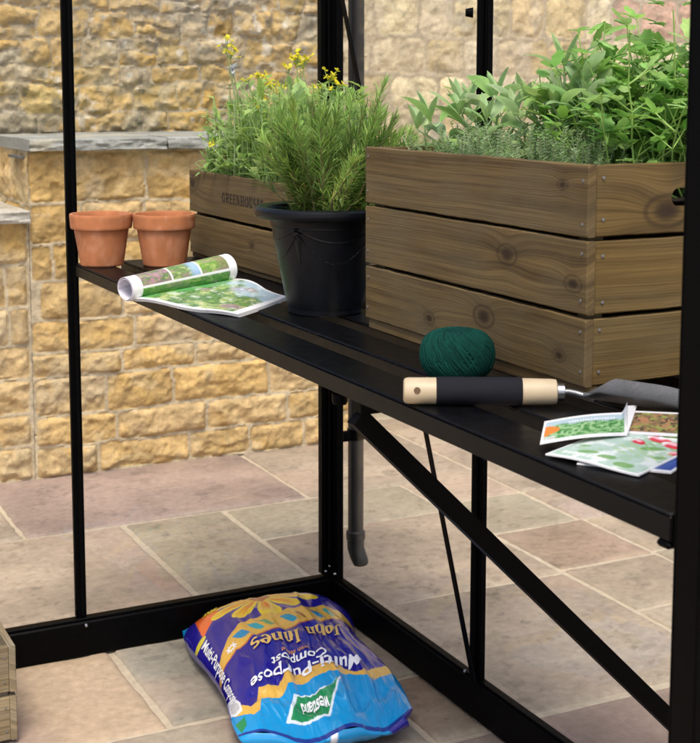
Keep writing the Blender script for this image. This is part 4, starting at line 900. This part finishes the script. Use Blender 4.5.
def radish(u, v):
    c = np.zeros(u.shape+(3,))+WH; m_ = inrect(u, v, .02, .98, .03, .97); g_ = np.zeros(u.shape+(3,))+np.array((.42, .56, .48)); n1 = fbm(u*8, v*8, 24, 4); g_ = mixc(g_, (.68, .74, .70), sst(-.0, .25, n1)); g_ = mixc(g_, (.35, .52, .38), sst(.12, .3, fbm(u*6, v*7, 27, 4)))
    for (cu, cv, ru, rv, ang) in ((.30, .22, .10, .045, .3), (.52, .20, .09, .05, .2), (.75, .13, .10, .06, .1), (.16, .36, .06, .03, .2), (.72, .62, .12, .05, .5), (.90, .45, .07, .04, .4)):
        x = (u-cu)*math.cos(ang)+(v-cv)*math.sin(ang); y = -(u-cu)*math.sin(ang)+(v-cv)*math.cos(ang); g_ = mixc(g_, (.13, .32, .07), ((x/ru)**2+(y/rv)**2 < 1)*.85)
    for (cu, cv, ru, rv, ang) in ((.62, .86, .15, .075, -.25), (.84, .80, .16, .08, -.1), (.50, .70, .09, .05, -.4), (.96, .62, .10, .06, .3)):
        x = (u-cu)*math.cos(ang)+(v-cv)*math.sin(ang); y = -(u-cu)*math.sin(ang)+(v-cv)*math.cos(ang); q = (x/ru)**2+(y/rv)**2; t_ = sst(1.05, .9, q); g_ = mixc(g_, (.60, .03, .06), t_); g_ = mixc(g_, (.85, .45, .50), t_*sst(.35, .05, (x/ru+.25)**2+(y/rv-.35)**2)); g_ = mixc(g_, (.82, .80, .78), t_*sst(-.45, -.85, x/ru))
        for q2 in (-.35, 0, .35): g_ = mixc(g_, (.20, .42, .10), (np.abs((v-cv)-(u-cu)*q2*1.5-.03*np.sin((u-cu)*20)) < .010)*inrect(u, v, cu+ru*.9, cu+ru*2.2, 0, 1)*.9)
    st_ = ((np.sin((v*.8+u*.35+.02*fbm(u*12, v*12, 6, 3))*90) > .6)*inrect(u, v, .40, .95, .36, .60)).astype(float); g_ = mixc(g_, (.36, .55, .20), st_*.7)
    tl = inrect(u, v, .10, .55, .10, .16)*(np.sin(u*120) > -.5); g_ = mixc(g_, (.9, .9, .9), tl*.7)
    return mixc(c, (0, 0, 0), m_)+g_*m_[..., None]
def bean(u, v):
    c = np.zeros(u.shape+(3,))+WH; m_ = inrect(u, v, .04, .97, .05, .95); n1 = fbm(u*9, v*9, 44, 4); g_ = np.zeros(u.shape+(3,))+np.array((.17, .38, .07)); g_ = mixc(g_, (.42, .55, .18), sst(.0, .3, n1)); return mixc(c, (0, 0, 0), m_)+g_*m_[..., None]
def bluep(u, v):
    c = np.zeros(u.shape+(3,))+WH; m_ = inrect(u, v, .03, .97, .05, .95); g_ = np.zeros(u.shape+(3,))+np.array((.02, .07, .30)); return mixc(c, (0, 0, 0), m_)+g_*m_[..., None]
def packet(label, corners, fn, z, curl, nu=130, nv=90):
    pts = [np.array((*q, HS+z)) for q in corners]; mb = MB(); sheet(mb, *pts, fn, curl, nu, nv, .0016)
    o = mk('seed_packet', mb, M_PAPER, loc=tuple(np.mean(pts, 0))); tag(o, label, 'seed packet', 'seed packets on the shelf')
packet('blue seed packet lying lowest of the pile, only its corner showing', [(-.60, -1.80), (-.538, -1.868), (-.42, -1.80), (-.48, -1.72)], bluep, .0022, lambda u, v: 0*u)
packet('large pale green seed packet printed with leaves and red radishes', [(-.613, -1.764), (-.574, -1.864), (-.444, -1.806), (-.483, -1.706)], radish, .0046, lambda u, v: .003*u*v+.0015*np.sin(u*5))
packet('brown and green lettuce seed packet leaning on the pile below the blade', [(-.496, -1.742), (-.438, -1.800), (-.372, -1.738), (-.437, -1.678)], lettuce, .0085, lambda u, v: .004*v+.002*u)
packet('green leafy seed packet beside the radish packet, partly hidden by the post', [(-.475, -1.772), (-.42, -1.835), (-.35, -1.77), (-.41, -1.71)], bean, .0068, lambda u, v: .001*u)
packet('small carrot seed packet with green tops and a bent flap, on top', [(-.606, -1.744), (-.502, -1.754), (-.448, -1.684), (-.548, -1.668)], carrot, .0100, lambda u, v: .004*np.sin(np.pi*u)*.6+.003*u*v+.012*np.clip((u-.93)/.07, 0, 1)**1.5*v)
mb = MB(); sheet(mb, (-.5015, -1.7535, HS+.0105), (-.497, -1.750, HS+.0125), (-.420, -1.666, HS+.0145), (-.4475, -1.684, HS+.0205), lambda u, v: np.zeros(u.shape+(3,))+WH, None, 8, 12, .0008)
for o in bpy.data.objects:
    if 'carrot' in str(o.get('label', '')): cpk = o
fo = mk('flap', mb, M_PAPER); fo.parent = cpk; fo.location = -cpk.location

# ------------------------------------------------------------------ compost sack
FL = np.array([-.405, -.062]); FR = np.array([-.035, -.085]); NR = np.array([-.16, -.70]); NL = np.array([-.49, -.635])
def bag_top(u, v):
    u = np.asarray(u, float); v = np.asarray(v, float)
    P = (FL*(1-u)[..., None]+FR*u[..., None])*(1-v)[..., None]+(NL*(1-u)[..., None]+NR*u[..., None])*v[..., None]
    x = P[..., 0].copy(); y = P[..., 1].copy(); cu = 2*u-1
    y = y-.05*np.clip(u-.7, 0, 1)**2/.09*(1-v)**3; y = y-.045*(1-cu**2)*np.clip(v-.5, 0, 1)*2
    x = x+.012*np.sin(v*9+1)*(u > .5)*(2*u-1)-.01*np.sin(v*8)*(u < .5)*(1-2*u)
    pu = np.clip(1-np.abs(cu)**2.6, 0, 1)**.62; pf = np.clip(1-(1-np.clip(v/.30, 0, 1))**2.2, 0, 1)**.6; pn = np.clip(1-(np.clip((v-.42)/.58, 0, 1))**1.7, 0, 1)**.95
    z = .028+.022*v**2+.012*np.sin(u*14)*v**4+.103*pu*pf*pn
    body = pu*np.clip(v*8, 0, 1)*np.clip((1-v)*10, .25, 1)
    wr = .006*(1-np.abs(2*vn(u*7+.8*vn(u*3, v*4, 5), v*2.2+1.5*u, 11))*2)*(.35+.9*v**2)+.0034*(1-np.abs(2*vn(u*15+v*3, v*7-u*5, 21))*2)*(.4+v)+.0017*(1-np.abs(2*vn(u*26-v*9, v*11+u*8, 31))*2)*(.15+1.2*v**2)+.0005*(1-np.abs(2*vn(u*44+v*21, v*30-u*9, 41))*2)*(.1+v**3)
    def crease(u0, v0, u1, v1, wd, a):
        du, dv = u1-u0, v1-v0; t = np.clip(((u-u0)*du+(v-v0)*dv)/(du*du+dv*dv), 0, 1); d = np.hypot(u-u0-t*du, v-v0-t*dv)
        return a*np.exp(-(d/wd)**2)*np.sin(np.pi*np.clip(t, .02, .98))**.5
    for q in ((.30, .42, .86, .66, .035, -.005), (.32, .62, .84, .76, .03, .003), (.20, .25, .26, .75, .03, .007), (.36, .62, .30, .97, .03, .009), (.75, .66, .80, .99, .03, .009), (.55, .75, .62, .99, .02, .006), (.1, .80, .5, .93, .025, -.008), (.55, .93, .95, .84, .025, -.008)): wr = wr+crease(*q)
    return np.stack([x, y, np.maximum(z+wr*body, .006)], -1)
def bag_normal(u, v):
    e = .004; N = np.cross(bag_top(u+e, v)-bag_top(u-e, v), bag_top(u, v+e)-bag_top(u, v-e)); N = np.where(N[..., 2:] < 0, -N, N); return N/(np.linalg.norm(N, axis=-1, keepdims=True)+1e-9)
BLUE = (.016, .011, .235); CYAN = (.009, .275, .59); GOLD = (.72, .42, .07)
def bag_print(u, v):  # u, v of outlines and lettering traced from image pixels through the camera
    c = np.zeros(u.shape+(3,))+np.array(BLUE)
    def poly(pts):
        ins = np.zeros(u.shape, bool); n = len(pts)
        for i in range(n):
            (x0, y0), (x1, y1) = pts[i], pts[(i+1) % n]; ins ^= ((y0 > v) != (y1 > v)) & (u < (x1-x0)*(v-y0)/((y1-y0) if y1 != y0 else 1e-9)+x0)
        return ins.astype(float)
    c = mixc(c, (.80, .13, .02), poly([(.0, -.02), (.07, .06), (.052, .295), (.16, .223), (.22, .12), (.24, -.02)]))
    # flower on the far end
    dx_, dy_ = (u-.425)*.36, (v-.205)*.60; rr = np.hypot(dx_, dy_); th = np.arctan2(dy_, dx_); k = 9; ph = ((th/(2*math.pi)*k+.25) % 1)*2-1; pid = np.floor(th/(2*math.pi)*k+.25)
    rmax = .130*(1-.16*(np.sin(pid*2.3) > .2))*(1-np.abs(ph)**2.6)**.5*(dy_ > -.11); pet = (rr < rmax).astype(float)
    c = mixc(c, (.80, .58, .03), pet); c = mixc(c, (.66, .07, .01), pet*sst(.70, .10, np.abs(ph))*sst(.115, .055, rr)*(.45+.55*np.sin(ph*7+pid)**2)); c = mixc(c, (.45, .30, .02), pet*(np.abs(ph) > .82)*.5); c = mixc(c, (.35, .03, .01), (rr < .022).astype(float))
    # golden ribbon with small tools
    uf = [-.01, .037, .133, .255, .45, .708, .89, .98]; vf = [.60, .505, .425, .392, .395, .352, .288, .272]; vnr = [.62, .56, .532, .525, .52, .485, .395, .33]
    a = np.interp(u, uf, vf); b_ = np.interp(u, uf, vnr); rib = ((v > a) & (v < b_)).astype(float); c = mixc(c, GOLD, rib); c = mixc(c, (.50, .12, .02), ((np.abs(v-b_) < .004) & (u > .03)).astype(float)*.8)
    s_ = (v-a)/(b_-a+1e-6)
    for (cu, hw_, col) in ((.19, .045, (.02, .25, .45)), (.285, .04, (.03, .36, .40)), (.355, .035, (.03, .30, .12)), (.50, .045, (.02, .30, .42)), (.585, .025, (.30, .10, .03)), (.70, .05, (.02, .22, .40)), (.80, .035, (.05, .32, .28))):
        t = (u-cu)/hw_; sh_ = (np.abs(s_-.5-.25*t) < .20*(1-np.abs(t)**1.5)+.05*(t > .2)) & (np.abs(t) < 1); c = mixc(c, col, sh_*rib)
    dd = np.hypot((u-.115)*.36, (v-.500)*.6*.9); ad = np.arctan2((v-.5), (u-.115)); c = mixc(c, (.85, .85, .85), (dd < .0125*(.75+.25*np.cos(ad*9))).astype(float)); c = mixc(c, (.75, .5, .02), (dd < .004).astype(float))
    # second ribbon, then light blue to the near end
    uf = [-.01, .025, .10, .135, .16, .27, .315, .45, .585, .665, .75, .825, .92, 1.01]; v2 = [.79, .83, .862, .845, .787, .793, .758, .748, .742, .762, .79, .757, .73, .70]; a = np.interp(u, uf, v2); w_ = np.interp(u, [0, .1, .3, .6, .68, .74, .8, 1], [.05, .05, .046, .046, .015, .015, .045, .05])
    c = mixc(c, GOLD, ((v > a) & (v < a+w_)).astype(float)); c = mixc(c, CYAN, (v >= a+w_).astype(float))
    # green flag with a white edge
    fl_ = [(.585, .825), (.47, .930), (.27, .938), (.345, .848), (.50, .852)]; ctr = np.mean(fl_, 0); big = [tuple(ctr+(np.array(q)-ctr)*1.17) for q in fl_]; c = mixc(c, (.75, .82, .82), poly(big)*.9); c = mixc(c, (.015, .24, .08), poly(fl_))
    c = mixc(c, (.78, .78, .78), poly([(.0, .745), (.03, .765), (.056, .83), (.056, .872), (.02, .875), (.0, .85)])); bar = poly([(.008, .775), (.028, .785), (.046, .83), (.046, .855), (.02, .858), (.008, .84)])*(np.sin(v*700) > .1); c = mixc(c, (.1, .1, .12), bar*.8)
    c = mixc(c, (.015, .24, .08), poly([(.008, .925), (.06, .905), (.055, .95), (.02, .985)])); c = mixc(c, CYAN, poly([(.0, -.02), (.035, .0), (.03, .05), (.0, .075)])); c = mixc(c, (.7, .6, .05), (np.hypot((u-.03)*.5, v-.295) < .017).astype(float))
    c = mixc(c, (.016, .012, .20), (v > .988).astype(float)*.9)
    return c
sk = thing('compost_sack', 'blue printed plastic sack of compost lying on the paving inside the corner', 'compost sack', (-.27, -.38, 0))
NU, NV = 340, 420; u, v = np.meshgrid(np.linspace(0, 1, NU), np.linspace(0, 1, NV), indexing='ij'); P = bag_top(u, v)
mb = MB(); mb.grid(P, np.clip(bag_print(u, v), 0, .9))
# underside: bulges out below the seam and lies on the paving
nb = 90; u, v = np.meshgrid(np.linspace(0, 1, nb), np.linspace(0, 1, nb), indexing='ij'); Pt = bag_top(u, v); e = np.minimum(np.minimum(u, 1-u), np.minimum(v, 1-v)*1.6); ctr = np.array((-.27, -.37)); s_ = np.clip(e/.13, 0, 1)
Q = Pt.copy(); dirv = Pt[..., :2]-ctr; dirv /= np.linalg.norm(dirv, axis=-1, keepdims=True); bul = .024*np.sin(np.pi*np.clip(s_*1.0, 0, 1))**.8*np.where(v < .15, 0.1, 1)*np.where(u > .93, .4, 1)
Q[..., :2] += dirv*bul[..., None]*np.where(e < .13, 1, 0)[..., None]; zs = np.minimum(Pt[..., 2], .06)*(1-s_)**.9; Q[..., 2] = np.maximum(zs, .0025)+.003*fbm(u*20, v*20, 3, 3)*(s_ < 1)*(s_ > 0); Q[..., 2] = np.maximum(Q[..., 2], .002)
c = np.zeros(u.shape+(3,))+np.array(BLUE); c = mixc(c, CYAN, (v > .86).astype(float)*(u < .80)); c = mixc(c, (.85, .86, .88), ((v > .93) & (np.abs(u-.46) < .016)).astype(float)); mb.grid(Q, np.clip(c, 0, .9), flip=True)
mk('sack_body', mb, M_SACK, sk, angle=80)
# lettering laid on the sack surface
def text_tris(s, offset=.0, size=1.0):
    cu = bpy.data.curves.new('lettering', 'FONT'); cu.body = s; cu.offset = offset; cu.resolution_u = 3; to = bpy.data.objects.new('lettering', cu); COL.objects.link(to); bpy.context.view_layer.update()
    me = bpy.data.meshes.new_from_object(to.evaluated_get(bpy.context.evaluated_depsgraph_get())); V = np.array([q.co[:2] for q in me.vertices]); Fc = [tuple(p.vertices) for p in me.polygons]
    bpy.data.objects.remove(to); bpy.data.curves.remove(cu); bpy.data.meshes.remove(me); return V, Fc
def lay(name, V, Fc, base, cap, col, off=.003):
    """V in [0..1] x [0..1] (along the line, from base line to cap height); base and cap are u,v polylines"""
    t = np.clip(V[:, 0], -.2, 1.2); tb = np.linspace(0, 1, len(base)); B = np.stack([np.interp(t, tb, [q[k] for q in base]) for k in (0, 1)], -1); tc_ = np.linspace(0, 1, len(cap)); Cc = np.stack([np.interp(t, tc_, [q[k] for q in cap]) for k in (0, 1)], -1)
    uv = B+(Cc-B)*V[:, 1:2]; Pp = bag_top(uv[:, 0], uv[:, 1])+bag_normal(uv[:, 0], uv[:, 1])*off
    m = MB(); m.add(Pp, Fc, np.array(col)); o = mk(name, m, M_SACKINK, sk, smooth=False); return o
def lay_font(name, s, base, cap, col, offset=.02, off=.0026):
    V, Fc = text_tris(s, offset); x0, x1 = V[:, 0].min(), V[:, 0].max(); V = np.stack([(V[:, 0]-x0)/(x1-x0), V[:, 1]/.70], -1)
    # split long edges so that the letters follow the folds
    import bmesh
    bm = bmesh.new(); vs_ = [bm.verts.new((a, b_, 0)) for a, b_ in V]
    for q in Fc:
        try: bm.faces.new([vs_[i] for i in q])
        except ValueError: pass
    for _ in range(3):
        es = [e for e in bm.edges if e.calc_length() > .05]
        if es: bmesh.ops.subdivide_edges(bm, edges=es, cuts=1); bmesh.ops.triangulate(bm, faces=bm.faces[:])
    bm.verts.index_update(); V = np.array([q.co[:2] for q in bm.verts]); Fc = [tuple(x.index for x in f.verts) for f in bm.faces]; bm.free()
    return lay(name, V, Fc, base, cap, col, off)
# serif lower-case letters for the golden name
TK2 = .175
def bowl(cx, cy, rx, ry, a0=0, a1=360): return (arc(cx, cy, rx, ry, a0, a1, 20), [.09+.11*abs(math.cos(math.radians(a0+(a1-a0)*i/20))) for i in range(21)])
def vs2(x, a, b_): return ([(x, a), (x, (a+b_)/2), (x, b_)], TK2)
LOW = {'J': ([vs2(.30, .12, 1), ([(.14, .96), (.46, .96)], .08), (arc(.15, .12, .15, .16, 0, -150, 10), [.15, .14, .13, .12, .11, .10, .1, .1, .11, .13, .14])], .50),
       'o': ([bowl(.27, .34, .20, .32)], .54), 'h': ([vs2(.12, 0, 1.02), ([(.0, .04), (.25, .04)], .08), ([(.02, .98), (.14, .98)], .08), (arc(.28, .42, .16, .24, 170, 0, 10), .10), vs2(.44, 0, .44), ([(.33, .04), (.56, .04)], .08)], .58),
       'n': ([vs2(.12, 0, .68), ([(.0, .04), (.25, .04)], .08), ([(.02, .64), (.14, .64)], .08), (arc(.28, .42, .16, .24, 170, 0, 10), .10), vs2(.44, 0, .44), ([(.33, .04), (.56, .04)], .08)], .58), ' ': ([], .22),
       'I': ([vs2(.20, 0, 1), ([(.05, .04), (.35, .04)], .08), ([(.05, .96), (.35, .96)], .08)], .42), 'e': ([bowl(.27, .34, .20, .32, 0, 315), ([(.10, .36), (.46, .36)], .08)], .52),
       's': ([(arc(.22, .49, .14, .16, 40, 250, 10)+arc(.22, .17, .15, .16, 70, -140, 10), .12)], .44)}
mt_ = MB(); x = 0; ident = lambda a: a
for ch in 'John Innes':
    gl, adv = LOW[ch]
    for pts, wd in gl:
        dn = []
        for i in range(len(pts)-1): dn += [tuple(np.array(pts[i])*(1-k/3)+np.array(pts[i+1])*k/3) for k in range(3)] if math.dist(pts[i], pts[i+1]) > .15 else [pts[i]]
        if len(dn)+1 != len(pts) and hasattr(wd, '__len__'): wd = list(np.interp(np.linspace(0, 1, len(dn)+1), np.linspace(0, 1, len(wd)), wd))
        stroke(mt_, [(p[0]+x, p[1]) for p in dn+[pts[-1]]], wd, ident)
    x += adv*1.08
V = np.concatenate(mt_.v)[:, :2]; V[:, 0] /= x
lay('lettering', V, mt_.f, [(.80, .522), (.615, .537), (.415, .556), (.205, .550)], [(.762, .584), (.584, .614), (.393, .630), (.193, .610)], (.78, .50, .14))
lay_font('lettering', 'with added', [(.510, .660), (.43, .656), (.35, .650)], [(.503, .676), (.425, .672), (.347, .666)], (.70, .30, .05), .005)
lay_font('lettering', 'Compost', [(.60, .690), (.43, .680), (.275, .672)], [(.580, .722), (.415, .716), (.262, .710)], (.82, .82, .84), .018)
lay_font('lettering', 'Multi-Purpose', [(.790, .710), (.66, .724), (.50, .724), (.36, .732), (.23, .722), (.135, .735)], [(.748, .764), (.63, .775), (.485, .772), (.345, .779), (.215, .772), (.12, .790)], (.82, .82, .84), .018)
lay_font('lettering', 'Multi-Purpose Compost', [(.028, .33), (.016, .50), (.010, .66), (.022, .80)], [(.060, .33), (.046, .50), (.040, .66), (.052, .79)], (.82, .82, .84), .02)
lay_font('lettering', '70L', [(.205, .118), (.12, .085)], [(.185, .165), (.095, .14)], (.80, .62, .04), .03)
lay_font('lettering', 'westland', [(.500, .882), (.43, .872), (.352, .870)], [(.490, .924), (.42, .916), (.342, .912)], (.82, .84, .83), .025)
